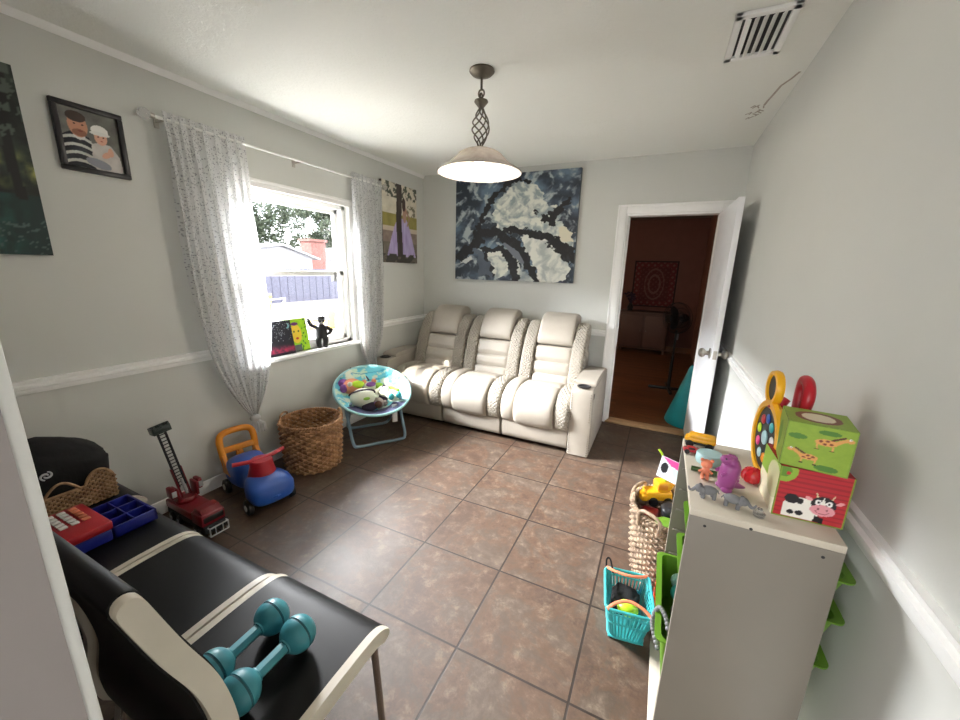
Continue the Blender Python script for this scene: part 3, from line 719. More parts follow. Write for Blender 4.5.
# ================================================================ DINING CHAIRS
def offset_outline(path, hw, n=8):
    P = cat_rom([(0, a, b) for a, b in path], n); m = len(P); L = []; R = []
    hs = []
    seg = len(path)-1
    for i in range(m):
        t = i/n; k = min(int(t), seg-1); f = t-k; hs.append(hw[k]*(1-f)+hw[min(k+1, seg)]*f)
    for i, p in enumerate(P):
        d = (P[min(i+1, m-1)]-P[max(i-1, 0)]).normalized(); N = V((0, -d.z, d.y)); L.append(p+N*hs[i]); R.append(p-N*hs[i])
    def capp(p, d, h, s):
        N = V((0, -d.z, d.y)); return [p+d*s*h*sin(a)+N*h*cos(a)*1 for a in [pi*j/8 for j in range(1, 8)]]
    d0 = (P[1]-P[0]).normalized(); d1 = (P[-1]-P[-2]).normalized()
    e = [P[-1]+d1*hs[-1]*sin(pi*j/8)+V((0, -d1.z, d1.y))*hs[-1]*cos(pi*j/8) for j in range(1, 8)]
    s = [P[0]-d0*hs[0]*sin(pi*j/8)-V((0, -d0.z, d0.y))*hs[0]*cos(pi*j/8) for j in range(1, 8)]
    return [(q.y, q.z) for q in L+e+R[::-1]+s]
def make_chair(label):
    c = thing('dining_chair', label, 'chair')
    path = [(-.295, 1.0), (-.262, .89), (-.222, .77), (-.205, .65), (-.215, .55), (-.19, .462), (-.10, .440), (.05, .445), (.17, .445), (.215, .425)]
    hb = [.019, .021, .021, .021, .023, .026, .025, .024, .022, .018]; hw = [.0165, .0175, .0175, .0175, .020, .024, .0255, .0245, .0225, .0185]
    bl = [.6, 1]
    MB().prism(offset_outline(path, hb), -.2045, .2045, 'x', bev=.006).build('shell', 'blackleather', c, 35)
    for s in (-1, 1):
        a, b = sorted((s*.2015, s*.2235)); MB().prism(offset_outline(path, hw), a, b, 'x', bev=.006).build('side_panel', 'creamleather', c, 35, 'cream side edge')
    for s in (-1, 1):
        MB().tube([(s*.195, .185, .43), (s*.197, .19, .40), (s*.2, .2, .2), (s*.203, .208, 0)], .0105, 12).build('leg', 'chrome', c)
        MB().tube([(s*.195, -.18, .43), (s*.197, -.19, .40), (s*.2, -.235, .2), (s*.203, -.27, 0)], .0105, 12).build('leg', 'chrome', c)
    MB().tube([(-.195, .185, .41), (-.195, -.18, .41), (.195, -.18, .41), (.195, .185, .41)], .009, 10, True).build('seat_frame', 'chrome', c)
    return c
ch = make_chair('black leatherette dining chair holding two teal dumbbells, nearest of the four in the row')
ch.location = (1.706, -3.322, 0)
for x, y, r, l in ((1.252, -3.335, 0, 'empty black leatherette dining chair between the dumbbell chair and the toy register chair'),
                   (.80, -3.335, .01, 'black leatherette dining chair holding the red and blue toy cash register'),
                   (.345, -3.30, -.01, 'black leatherette dining chair in the corner under the basket with a black cloth')):
    dup(ch, (x, y, 0), r, l)
SZ = .4725
# dumbbells
def dumbbell(loc, ang, label):
    T = Matrix.Identity(4)
    t = thing('dumbbell', label, 'dumbbell', loc, 0, 'teal dumbbells on the nearest dining chair', rot=(0, 0, ang))
    m = MB(); n = 6; m.cyl((0, -.05, 0), (0, .05, 0), .0155, n=n); m.build('handle', 'dumbbell', t, 30)
    for s in (-1, 1):
        R = Matrix.Translation((0, s*.078, 0)) @ Matrix.Rotation(-s*pi/2, 4, 'X')
        r = .0445
        pr = [(.018, -.042)]+[(r*sin(a), -.002-.040*cos(a)) for a in [pi*(.14+.36*j/8) for j in range(9)]]+[(r*.93, 0), (r*.93, .003)]+[(r*sin(a), .004+.038*cos(a)*1) for a in [pi*(.5-.5*j/9) for j in range(10)]]
        h = MB().lathe([(0, -.042)]+pr, 30, R).build('weight', 'dumbbell', t, 30)
        MB().lathe([(.040, -.002), (.0425, -.001), (.0425, .004), (.040, .005)], 30, R, closed=True).build('seam_ring', 'dumbdark', h)
    return t
dumbbell((1.672, -3.345, SZ+.046), .04, 'teal dumbbell on the nearest chair, the one farther from the chair front right corner')
dumbbell((1.775, -3.348, SZ+.046), .02, 'teal dumbbell on the nearest chair, the one nearer the floor tiles')
# toy cash register with its drawer out
r = thing('toy_cash_register', 'red and blue toy cash register with white keys lying on a black chair', 'toy', (.74, -3.285, SZ))
MB().box(-.125, .10, -.125, .0, .0, .045, .006).build('lower_case', 'navy', r)
MB().box(-.13, .105, -.13, .005, .045, .078, .008).box(.0, .13, -.175, -.13, .03, .07, .006).build('top_case', 'red', r)
m = MB(); m.box(-.115, .10, .0, .135, .0, .008, .002)
for a in ((-.115, -.107, 0, .135), (.092, .10, 0, .135), (-.115, .10, .127, .135), (-.115, .10, .0, .008), (-.04, -.034, 0, .135), (.03, .036, 0, .135), (-.115, .1, .065, .07)): m.box(*a, 0, .045 if a[1]-a[0] > .01 and a[3]-a[2] > .1 or 1 else .03, .001)
m.build('cash_drawer', 'navy', r, label='blue cash drawer pulled out')
for i in range(5):
    for j in range(3):
        x = -.105+.024*i*1.15; y = -.105+.030*j
        MB().box(x, x+.021, y, y+.022, .078, .084, .003).build('key', 'white_p' if j < 2 else 'coral', r)
MB().box(.105, .140, -.17, -.125, .0, .042, .005).build('coin_tray', 'olive', r, label='olive green corner piece')
# wavy edged basket with the black cloth
wb_ = thing('wicker_tray', 'pale woven basket with a scalloped end on the corner chair', 'basket', (.385, -3.255, SZ+.002))
def wavy(s): return .085+.052*max(0, sin((s-.62)/.38*pi))**.6 if s > .62 else .085
m = MB()
for i in range(15):
    z = .004+i*.0095
    for (p, q) in (((.12, -.12), (.12, .115)), ((-.12, .115), (-.12, -.12)), ((-.12, -.12), (.12, -.12)), ((.12, .115), (-.12, .115))):
        pts = []; N = 44
        for k in range(N+1):
            s = k/N; x = p[0]+(q[0]-p[0])*s; y = p[1]+(q[1]-p[1])*s
            lim = wavy(s) if p[0] == q[0] == .12 else .09
            if z > lim:
                if len(pts) > 2: m.tube(pts, .0042, 5)
                pts = []; continue
            o = .004*(1 if (k//2+i) % 2 else -1); nx_, ny_ = (o, 0) if p[0] == q[0] else (0, o); pts.append((x+nx_, y+ny_, z))
        if len(pts) > 2: m.tube(pts, .0042, 5)
for k in range(23):
    s = k/22; y = -.12+.235*s; m.cyl((.12, y, 0), (.12, y, wavy(s)), .003, n=5); m.cyl((-.12, y, 0), (-.12, y, .09), .003, n=5)
m.box(-.118, .118, -.118, .113, 0, .006)
m.build('weave', 'wicker3', wb_)
MB().tube([(.121, -.12+.235*s/40, wavy(s/40)+.003) for s in range(41)], .0058, 8).tube([(.12, .115, .09), (-.12, .115, .093), (-.12, -.12, .093), (.12, -.12, .09)], .0055, 8).build('rim', 'wicker3', wb_)
MB().tube([(.124, -.10+.11*s/16, .085+.05*sin(pi*s/16)) for s in range(17)], .005, 8).build('handle', 'wicker3', wb_)
# black cloth bundle
def lump(prof_pts, seed, amp, n=40, mm=26):
    cx, cy, cz, rx, ry, rz = prof_pts; vs = []; 
    mb = MB(); mb.sph((0, 0, 0), 1, n, mm)
    out = []
    for v in mb.v:
        q = V(v); e = .55
        q2 = V([math.copysign(abs(c)**e, c) for c in q]); q2 = V((q2.x*rx, q2.y*ry, q2.z*rz))
        k = 1+amp*(noise.noise(q*1.6+V((seed, 0, 0)))+.4*noise.noise(q*5+V((seed, 3, 0))))
        out.append((cx+q2.x*k, cy+q2.y*k, cz+q2.z*k))
    mb.v = out; return mb
bt = lump((0, 0, 0, .118, .15, .138), 3.2, .10)
# slope the top towards the front right
bt.v = [(x, y, z-(max(0, z)*.9*max(0, y+.02)/.16)*.55-(max(0, z)*max(0, x)/.11)*.28) for x, y, z in bt.v]
zmin = min(v[2] for v in bt.v)
cb = thing('black_cloth_bag', 'black cloth bag with a small silver swirl emblem stuffed in the basket', 'bag', (.365, -3.268, SZ+.012))
o = bt.build('bag_body', 'cloth_black', cb, 80); o.location = (0, 0, -zmin)
m = MB(); Te = Matrix.Translation((.122, -.055, .165)) @ Matrix.Rotation(radians(78), 4, 'Y') @ Matrix.Rotation(radians(90), 4, 'Z')
for s in (0, pi):
    m.tube([((.004+.0035*t)*cos(s+t), (.004+.0035*t)*sin(s+t)*.8, 0) for t in [k*.22 for k in range(21)]], [.0022+.0016*sin(pi*k/20) for k in range(21)], 6, T=Te, flat=.5)
m.build('emblem', 'silver', cb)

# ================================================================ woven baskets on the floor
def round_basket(name, label, loc, r0, r1, h, mname, rows, cols, asp=1, thick=.006, holes=0):
    t = thing(name, label, 'basket', loc)
    m = MB()
    for i in range(rows):
        z = .008+(h-.02)*i/(rows-1); f = z/h; r = r0+(r1-r0)*(f**.7); N = cols*2
        pts = []
        for k in range(N):
            a = 2*pi*k/N; o = thick*.75*(1 if (k+(i % 2)) % 2 else -1)+.0018*noise.noise(V((a*3, z*30, 1)))
            pts.append(((r+o)*cos(a), (r+o)*sin(a)*asp, z+.003*noise.noise(V((a*2, z*20, 5)))))
        m.tube(pts, thick, 5, True)
    m.build('weave', mname, t)
    m = MB().lathe([(0, .002), (r0-.004, .002), (r0-.004, .012), (0, .012)], 40, Matrix.Diagonal((1, asp, 1, 1))); m.build('bottom', mname, t)
    m = MB()
    for j in range(2):
        pts = []
        for k in range(140):
            a = 2*pi*k/140; w = a*34+j*pi; pts.append(((r1+.006*cos(w))*cos(a), (r1+.006*cos(w))*sin(a)*asp, h+.006*sin(w)))
        m.tube(pts, .0075, 5, True)
    m.build('rim', mname, t)
    return t
bk1 = round_basket('wicker_basket', 'empty round brown woven basket between the ride-on car and saucer chair', (.288, -1.945, 0), .185, .208, .352, 'wicker', 19, 21, thick=.0112)
for a in (radians(200), radians(62)):
    c, s = cos(a), sin(a)
    def hp(w, z, o=0): return ((.212+o)*c-s*w, (.212+o)*s+c*w, z)
    MB().tube(cat_rom([hp(-.045, .33), hp(-.042, .372), hp(0, .388), hp(.042, .372), hp(.045, .33)], 6), .007, 7).build('handle', 'wicker3' if a > 2 else 'wicker', bk1)

# ================================================================ ride-on car
rc = thing('ride_on_car', 'blue toddler ride-on car with orange backrest and red handlebar by the left wall', 'toy car', (.30, -2.43, 0), radians(-12))
rc.location = (.318, -2.418, 0)
def loft(mb, secs, n=24, e=.62, T=None):
    # secs: x, halfwidth, z0, z1  -> rounded box sections
    vs = []; fs = []
    for x, w_, z0, z1 in secs:
        for k in range(n):
            a = 2*pi*k/n; cx = math.copysign(abs(cos(a))**e, cos(a)); sx = math.copysign(abs(sin(a))**e, sin(a))
            vs.append((x, w_*cx, (z0+z1)/2+(z1-z0)/2*sx))
    m = len(secs)
    for i in range(m-1):
        for k in range(n): fs.append((i*n+k, i*n+(k+1) % n, (i+1)*n+(k+1) % n, (i+1)*n+k))
    fs.append(tuple(range(n))[::-1]); fs.append(tuple((m-1)*n+k for k in range(n))); mb.add(vs, fs, T); return mb
def loft_s(mb, secs, k=5, **kw):
    A = cat_rom([V(s[:3]) for s in secs], k); B = cat_rom([V((s[3], 0, 0)) for s in secs], k)
    return loft(mb, [(a.x, max(.002, a.y), a.z, b.x) for a, b in zip(A, B)], **kw)
m = MB(); loft_s(m, [(-.235, .03, .12, .17), (-.225, .095, .07, .20), (-.16, .112, .045, .245), (-.07, .102, .045, .25), (-.01, .080, .05, .22), (.05, .088, .05, .20), (.12, .118, .045, .21), (.20, .128, .05, .20), (.255, .112, .06, .175), (.275, .04, .09, .13)])
body = m.build('body', 'blue', rc, 60)
MB().tube([(.266, -.03, .105), (.279, 0, .108), (.266, .03, .105)], .006, 8).build('front_badge', 'blue', body)
for x, yy in ((-.17, .115), (.175, .125)):
    for s in (-1, 1):
        T = Matrix.Translation((x, s*yy, .048)) @ Matrix.Rotation(pi/2, 4, 'X')
        wh = MB().lathe([(.0, -.017), (.036, -.017), (.046, -.012), (.048, 0), (.046, .012), (.036, .017), (0, .017)], 28, T).build('wheel', 'blackplastic', rc)
        MB().lathe([(0, -.020), (.019, -.019), (.022, -.014), (.022, .014), (.019, .019), (0, .020)], 20, T).build('hub', 'white_p', wh)
    MB().cyl((x, -.11, .048), (x, .11, .048), .006, n=8).build('axle', 'dgrey', rc)
# steering column and handlebar
MB().lathe([(0, .17), (.080, .17), (.084, .185), (.078, .20), (.064, .255), (.066, .27), (.058, .290), (0, .295)], 28, Matrix.Translation((.10, 0, 0)) @ Matrix.Diagonal((1, 1, 1, 1))).build('steering_column', 'red', rc)
MB().tube(cat_rom([(.075, -.15, .298), (.09, -.07, .290), (.10, 0, .288), (.09, .07, .290), (.075, .15, .298)], 5), [.0125]*21, 12).build('handlebar', 'red', rc)
# orange backrest with openings, as a ring plus mullions
m = MB(); RT = Matrix.Translation((-.20, 0, .13)) @ Matrix.Rotation(radians(-14), 4, 'Y')
ring = cat_rom([(0, -.085, .0), (0, -.10, .12), (0, -.092, .235), (0, 0, .258), (0, .092, .235), (0, .10, .12), (0, .085, .0)], 8)
m.tube(ring, .021, 12, T=RT); m.box(-.013, .013, -.022, .022, .03, .12, .008, T=RT)
m.box(-.016, .016, -.11, .11, .118, .160, .010, T=RT); m.box(-.016, .016, -.012, .012, .0, .13, .006, T=RT); m.box(-.014, .014, -.105, .105, -.02, .04, .008, T=RT)
for s in (-1, 1): m.prism([(-.02, 0), (.09, -.02), (.05, .06), (.0, .15), (-.02, .15)], s*.1-.012, s*.1+.012, 'y', RT, .005)
m.build('backrest', 'orange', rc)

# ================================================================ toy fire truck with raised ladder
ft = thing('toy_fire_truck', 'dark red toy fire truck with its black ladder raised against the left wall', 'toy truck', (.255, -2.755, 0), radians(-2)); ft.scale = (.88, .93, .98)
MB().box(-.20, .225, -.062, .062, .035, .075, .008).box(.225, .25, -.066, .066, .03, .07, .006).build('chassis', 'dark', ft)
MB().box(-.20, .10, -.066, .066, .075, .125, .01).box(.10, .225, -.066, .066, .06, .135, .014).prism([(.11, .13), (.215, .13), (.19, .158), (.13, .158)], -.055, .055, 'y', bev=.006).build('cab', 'dkred', ft)
MB().box(.205, .229, -.055, .055, .085, .12, .006).build('windshield', 'blackplastic', ft)
MB().box(.2265, .231, -.03, .03, .05, .06, .002).build('light_bar', 'silver', ft)
for s in (-1, 1):
    for x in (-.13, -.05, .15):
        T = Matrix.Translation((x, s*.06, .03)) @ Matrix.Rotation(pi/2, 4, 'X')
        wq = MB().lathe([(0, -.014), (.024, -.014), (.03, -.01), (.03, .01), (.024, .014), (0, .014)], 22, T).build('wheel', 'blackplastic', ft)
        MB().lathe([(0, -.0155), (.013, -.0155), (.013, .0155), (0, .0155)], 14, T).build('hub', 'silver', wq)
m = MB()
for y in (-.05, .05): m.tube([(.25, y, .02), (.272, y, .02), (.272, y, .068), (.25, y, .068)], .004, 6)
m.tube([(.272, -.05, .02), (.272, .05, .02)], .004, 6).tube([(.272, -.05, .068), (.272, .05, .068)], .004, 6).tube([(.272, -.02, .02), (.272, -.02, .068)], .003, 6).tube([(.272, .02, .02), (.272, .02, .068)], .003, 6)
m.build('bumper_guard', 'silver', ft, label='pale metal bumper guard')
MB().lathe([(0, .12), (.058, .12), (.06, .14), (.05, .15), (0, .15)], 26, Matrix.Translation((-.08, 0, 0))).box(-.12, -.04, -.06, -.045, .14, .225, .005).box(-.12, -.04, .045, .06, .14, .225, .005).box(-.115, -.045, -.085, -.06, .17, .235, .008).box(-.115, -.045, .06, .085, .17, .235, .008).build('turntable', 'dkred', ft)
for s in (-1, 1): MB().box(-.043, -.036, s*.072-.012, s*.072+.012, .185, .22, .002).build('lamp_plate', 'silver', ft)
LT = Matrix.Translation((-.08, 0, .17)) @ Matrix.Rotation(radians(8), 4, 'X') @ Matrix.Rotation(radians(-5), 4, 'Y')
m = MB()
for s in (-1, 1): m.box(-.012, .012, s*.024-.004, s*.024+.004, -.02, .17, .002, T=LT)
m.build('lower_ladder_beam', 'dkred', ft)
m = MB()
for s in (-1, 1):
    m.box(-.009, .003, s*.019-.0035, s*.019+.0035, .05, .40, .001, T=LT); m.box(.010, .016, s*.019-.0025, s*.019+.0025, .05, .40, .001, T=LT)
    for i in range(14): z = .06+i*.025; m.tube([LT @ V((.003, s*.019, z)), LT @ V((.012, s*.019, z+.012))], .002, 5)
for i in range(17): z = .055+i*.0205; m.cyl(LT @ V((-.003, -.019, z)), LT @ V((-.003, .019, z)), .0028, n=6)
m.build('ladder', 'dark', ft)
MB().cyl(LT @ V((.02, 0, .0)), LT @ V((.02, 0, .10)), .008, n=12).build('hydraulic_ram', 'silver', ft)
m = MB().box(-.03, .035, -.045, .045, .40, .408, .002, T=LT)
for a in ((-.03, -.024, -.045, .045), (.029, .035, -.045, .045), (-.03, .035, -.045, -.039), (-.03, .035, .039, .045)): m.box(*a, .408, .44, .002, T=LT)
for y in (-.035, 0, .035): m.box(.026, .04, y-.006, y+.006, .43, .455, .002, T=LT)
m.build('ladder_bucket', 'greenblk', ft)

# ================================================================ saucer chair
MC = V((.352, -1.345, 0)); FA = radians(-36)    # faces this way
mc = thing('saucer_chair', 'folding blue child saucer chair heaped with plush toys beside the sofa', 'chair', MC, FA)
ST = Matrix.Translation((.035, 0, .435)) @ Matrix.Rotation(radians(27), 4, 'Y')     # dish frame; +x is the front
def dish(u, v):  # polar r,a
    r, a = u, v; z = -.105*(1-r**2.2); return V((.305*r*cos(a), .315*r*sin(a), z+.004*sin(a*9)*r))
me = bpy.data.meshes.new('seat_fabric'); vs = []; fs = []; cs = []; NR, NA = 44, 150
for i in range(NR+1):
    for k in range(NA):
        a = 2*pi*k/NA; r = i/NR; p = dish(r, a); vs.append(tuple(ST @ p))
        n1 = fbm(p.x*9, p.y*9, 2); n2 = fbm(p.x*14, p.y*14, 8)
        c = mixc(h3('5cc3d8'), h3('86d3dc'), n1)
        if n2 > .60: c = h3('cfe8d0')
        if (p.x*16) % 1 < .12 and r > .55 and cos(a) < -.2: c = h3('3897b5')
        if n1 > .64: c = h3('e3ecd9')
        if r > .62 and cos(a) > .55: c = mixc(h3('3b3a5c'), h3('6a6f8e'), n2)
        if r > .5 and sin(a) > .75 and cos(a) > -.3: c = mixc(h3('e8efec'), h3('8fd3df'), max(0, n1-.3)*1.6)
        if r < .45: c = h3('3c3350')
        cs.append(lin(c))
for i in range(NR):
    for k in range(NA): fs.append((i*NA+k, i*NA+(k+1) % NA, (i+1)*NA+(k+1) % NA, (i+1)*NA+k))
me.from_pydata(vs, [], fs); ca = me.color_attributes.new('Col', 'FLOAT_COLOR', 'POINT')
for i, c in enumerate(cs): ca.data[i].color = (*c, 1)
me.materials.append(M['fabricprint']); me.shade_smooth()
o = bpy.data.objects.new('seat_fabric', me); C.objects.link(o); o.parent = mc
sm = o.modifiers.new('thickness', 'SOLIDIFY'); sm.thickness = .006
ringp = [tuple(ST @ V((.308*cos(a), .318*sin(a), 0))) for a in [2*pi*k/64 for k in range(64)]]
MB().tube(ringp, .011, 10, True).build('rim', mat('pale aqua rim fabric', hx('a5d8dc'), .8, bump=.3), mc)
def leg_loop(xf, xt, w, wt):  # U shaped floor bar, rising to the rim
    return cat_rom([(xt, -wt, .37), (xt*.4+xf*.6, -w*1.0, .17), (xf, -w+.01, .04), (xf, -w+.06, .012), (xf, 0, .012), (xf, w-.06, .012), (xf, w-.01, .04), (xt*.4+xf*.6, w*1.0, .17), (xt, wt, .37)], 7)
MB().tube(leg_loop(.215, -.06, .225, .235), .013, 10).build('front_leg_frame', 'frame_blue', mc)
MB().tube(leg_loop(-.19, .15, .20, .21), .0125, 10).build('rear_leg_frame', 'frame_blue', mc)
MB().box(.19, .196, .115, .16, .17, .33, .002, T=Matrix.Rotation(0, 4, 'Z')).build('fabric_tag', 'white_p', mc, label='white hanging tag')
def seatpt(x, y):   # world-ish local point on dish surface
    r = min(1, sqrt((x/.305)**2+(y/.315)**2)); return ST @ V((x, y, -.105*(1-r**2.2)))
def plush(name, label, x, y, lift, rz=0):
    p = Matrix.Translation(MC) @ Matrix.Rotation(FA, 4, 'Z') @ seatpt(x, y)
    q = thing(name, label, 'plush toy', (p.x, p.y, p.z+lift*1.2), FA+rz); q.scale = (1.22, 1.22, 1.22); return q
t = plush('plush_ball', 'round pale plush head with a dark band and green patch on the saucer chair', .10, -.10, .062)
MB().sph((0, 0, 0), (.075, .085, .064), 32, 20).build('head', 'plushwhite', t)
MB().tube([(.076*cos(a)*.8-.02, .087*sin(a)*.99, .020+.048*abs(cos(a))) for a in [pi*k/24-pi/2 for k in range(25)]], .006, 6).build('band', 'plushdark', t)
MB().sph((.066, .01, .012), (.012, .026, .012), 14, 8).build('patch', 'plushgreen', t)
t = plush('plush_toy', 'coral, purple and green plush curled on the left of the saucer chair', -.06, -.16, .05)
MB().sph((0, 0, 0), (.062, .072, .055), 24, 16).build('body', 'plushpink', t); MB().sph((.03, -.06, .0), (.03, .025, .03), 16, 10).build('paw', 'plushpurple', t)
MB().sph((-.02, -.055, .02), (.035, .035, .035), 16, 10).build('ear', 'plushpurple', t); MB().sph((.035, .03, .02), (.03, .05, .028), 16, 10).build('belly_patch', 'lime', t)
MB().sph((.045, -.02, .03), .018, 12, 8).build('nose', 'plushwhite', t)
t = plush('plush_astronaut', 'white and green plush figure lying on the right of the saucer chair', .02, .10, .045, .3)
MB().sph((0, 0, 0), (.055, .042, .04), 24, 14).build('torso', 'plushwhite', t)
MB().sph((-.075, 0, .012), (.036, .04, .036), 20, 12).build('head', 'plushgreen', t)
for s in (-1, 1):
    MB().tube(cat_rom([(-.03, s*.035, .005), (-.01, s*.07, .005), (.03, s*.085, -.005)], 5), .017, 10).sph((.035, s*.086, -.006), .02, 12, 8).build('arm', 'plushgreen' if s > 0 else 'plushwhite', t)
    MB().tube(cat_rom([(.04, s*.02, 0), (.085, s*.028, .002), (.13, s*.03, -.004)], 5), .020, 10).build('leg', 'plushwhite', t)
    MB().sph((.14, s*.03, .002), (.022, .02, .024), 12, 8).build('boot', 'aqua', t)
MB().tube([(.0+.001, -.04, .012), (0, 0, .043), (0, .04, .012)], .009, 8).build('belt', 'plushdark', t)
t = plush('plush_toy', 'grey brown plush with a dark round snout at the front of the saucer chair', .17, .015, .035)
MB().sph((-.04, 0, 0), (.07, .045, .036), 24, 14).build('body', 'plushgrey', t)
for s in (-1, 1): MB().sph((-.01, s*.045, .0), (.022, .02, .02), 12, 8).build('foot', 'plushgrey', t)
MB().sph((.03, -.01, .012), (.022, .026, .024), 16, 10).build('snout', 'plushbrown', t)
t = plush('plush_toy', 'dark purple plush at the front edge of the saucer chair', .175, -.06, .028)
MB().sph((0, 0, 0), (.04, .055, .03), 20, 12).build('body', 'plushdark', t); MB().sph((.01, .045, .012), .022, 12, 8).build('head', 'plushpurple', t)
t = plush('plush_toy', 'small cream and purple plush between the white ball and green figure', -.08, .0, .035)
MB().sph((0, 0, 0), (.045, .045, .035), 20, 12).build('body', 'plushwhite', t); MB().sph((.03, 0, .025), (.022, .035, .018), 12, 8).build('collar', 'plushpurple', t)
for s in (-1, 1): MB().sph((-.03, s*.035, .03), .018, 12, 8).build('ear', 'plushpink', t)
t = plush('headband', 'dark looped band sticking up at the back of the saucer chair', -.17, -.03, .012)
MB().tube(cat_rom([(-.02, -.05, 0), (-.06, -.075, .05), (-.09, -.08, .085), (-.03, -.035, .01)], 6), .0055, 8).tube(cat_rom([(-.0, .03, 0), (-.06, .005, .05), (-.09, -.01, .08), (-.02, .045, .01)], 6), .0055, 8).build('band', 'plushdark', t)
# ================================================================ WHITE TOY SHELF with green bins
SX0, SX1, SY0, SY1, SH = 2.655, 2.950, -2.835, -2.385, .91
so = V(((SX0+SX1)/2, (SY0+SY1)/2, 0))
sh = thing('toy_shelf', 'white toy storage shelf with pull out bins standing against the right wall', 'shelf', so)
def sbx(x0, x1, y0, y1, z0, z1, name, m='whitelam_shaded', b=.0015, par=None, label=None):
    return MB().box(x0-so.x, x1-so.x, y0-so.y, y1-so.y, z0, z1, b).build(name, m, par or sh, label=label)
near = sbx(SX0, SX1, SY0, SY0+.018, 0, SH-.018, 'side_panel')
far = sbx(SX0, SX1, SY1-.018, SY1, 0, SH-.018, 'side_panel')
sbx(SX0, SX1, SY0, SY1, SH-.018, SH, 'top_panel', 'whitelam_lit'); sbx(SX0, SX1, SY0+.018, SY1-.018, .03, .048, 'bottom_panel', 'whitelam_lit')
sbx(SX0+.02, SX0+.035, SY0+.018, SY1-.018, 0, .03, 'plinth')
m = MB()
for x, z in ((SX0+.035, .872), (SX0+.125, .895), (SX1-.035, .872)):
    m.cyl((x-so.x, SY0-so.y-.0008, z), (x-so.x, SY0-so.y+.002, z), .0035, n=10)
m.build('screw', 'dark', near)
for z in (.80, .72, .64, .56, .46, .38, .30, .2, .12):
    for y0, y1, par in ((SY0+.018, SY0+.026, near), (SY1-.026, SY1-.018, far)): sbx(SX0+.012, SX1-.012, y0, y1, z, z+.008, 'bin_rail', 'whitelam_shaded', .002, par)
def bin_(dx, ztop, h, label, x_lo=0, m='green'):
    t = thing('storage_bin', label, 'bin', (so.x+dx, so.y, ztop-h), 0, 'green bins of the toy shelf')
    L, Wd, wt = .145, .188, .003; vs = []; fs = []
    def rr(l, w_, z, r=.02):
        out = []
        for cx, cy, a0 in ((l-r, w_-r, 0), (-l+r, w_-r, pi/2), (-l+r, -w_+r, pi), (l-r, -w_+r, 1.5*pi)):
            for k in range(6): a = a0+k*pi/10; out.append((cx+r*cos(a), cy+r*sin(a), z))
        return out
    rings = [rr(L-.02, Wd-.015, 0), rr(L, Wd, h-.004), rr(L+.014, Wd+.006, h-.004), rr(L+.014, Wd+.006, h), rr(L-.003, Wd-.003, h), rr(L-.023, Wd-.018, .004)]
    n = 24
    for r_ in rings: vs += r_
    for i in range(5):
        for k in range(n): fs.append((i*n+k, i*n+(k+1) % n, (i+1)*n+(k+1) % n, (i+1)*n+k))
    fs.append(tuple(range(n))[::-1]); fs.append(tuple(5*n+k for k in range(n)))
    mb = MB(); mb.add(vs, fs); mb.build('tub', m, t, 40)
    return t
bin_(.038, .805, .085, 'shallow green bin pushed through the back of the shelf, topmost')
bin_(.040, .695, .095, 'green bin pushed through the back of the shelf, second from the top')
bin_(.035, .565, .085, 'shallow green bin pushed through the back of the shelf, just above the full bin')
b4 = bin_(-.016, .465, .165, 'deep green bin full of small toys sticking out at the front of the shelf')
# toys in the deep bin
for i, (x, y, z, r_, mm, lb) in enumerate((( 2.700, -2.70, .405, .034, 'greenblk', 'dark green ball in the deep green bin'), (2.705, -2.62, .41, .030, 'dark', 'black ball in the deep green bin'),
        (2.71, -2.54, .415, .033, 'aqua', 'aqua ball in the deep green bin'), (2.76, -2.66, .40, .036, 'greytoy', 'grey ball in the deep green bin'), (2.77, -2.58, .40, .034, 'navy', 'navy ball in the deep green bin'), (2.71, -2.47, .405, .03, 'ltblue', 'pale blue ball in the deep green bin'))):
    tag(MB().sph((0, 0, 0), (r_, r_*.9, r_*.95), 20, 14).build('toy_ball', mm), lb, 'ball', (x, y, z))
m = MB()
for i in range(20):
    t = i/19; a = t*2*pi*.62; x = -.024+.020*cos(a*1.1+.4); z = .022*sin(pi*min(1, t*1.6))-.075*max(0, t-.35)*1.6; y = -.05+.10*t*(1-t)*2; m.sph((x, y, z), .0072, 10, 7)
tag(m.build('bead_chain', 'greytoy'), 'grey bead chain hanging over the front of the deep green bin', 'toy chain', (2.668, -2.70, .462))

# ---- things on top of the shelf
TZ = SH
t = thing('toy_truck', 'yellow toy dump truck on the far front corner of the shelf top', 'toy car', (2.700, -2.440, TZ), radians(-8))
MB().box(-.042, .042, -.018, .018, .012, .02, .003).build('chassis', 'dark', t)
MB().box(-.045, .045, -.02, .02, .02, .034, .006).box(-.035, .043, -.019, .019, .03, .046, .007).build('body', 'yellow', t)
for x in (-.028, .028):
    for s in (-1, 1):
        MB().lathe([(0, -.005), (.011, -.005), (.0125, 0), (.011, .005), (0, .005)], 16, Matrix.Translation((x, s*.018, .0125)) @ Matrix.Rotation(pi/2, 4, 'X')).build('wheel', 'dark', t)
t = thing('toy_car', 'small red toy race car in front of the yellow dump truck', 'toy car', (2.675, -2.500, TZ), radians(5))
MB().box(-.026, .028, -.013, .013, .006, .015, .004).box(-.016, .010, -.011, .011, .012, .022, .005).build('body', 'red', t)
MB().box(-.012, .006, -.0115, .0115, .015, .0205, .002).build('window', 'dark', t)
for x in (-.016, .017):
    for s in (-1, 1):
        MB().lathe([(0, -.003), (.007, -.003), (.008, 0), (.007, .003), (0, .003)], 14, Matrix.Translation((x, s*.013, .008)) @ Matrix.Rotation(pi/2, 4, 'X')).build('wheel', 'dark', t)
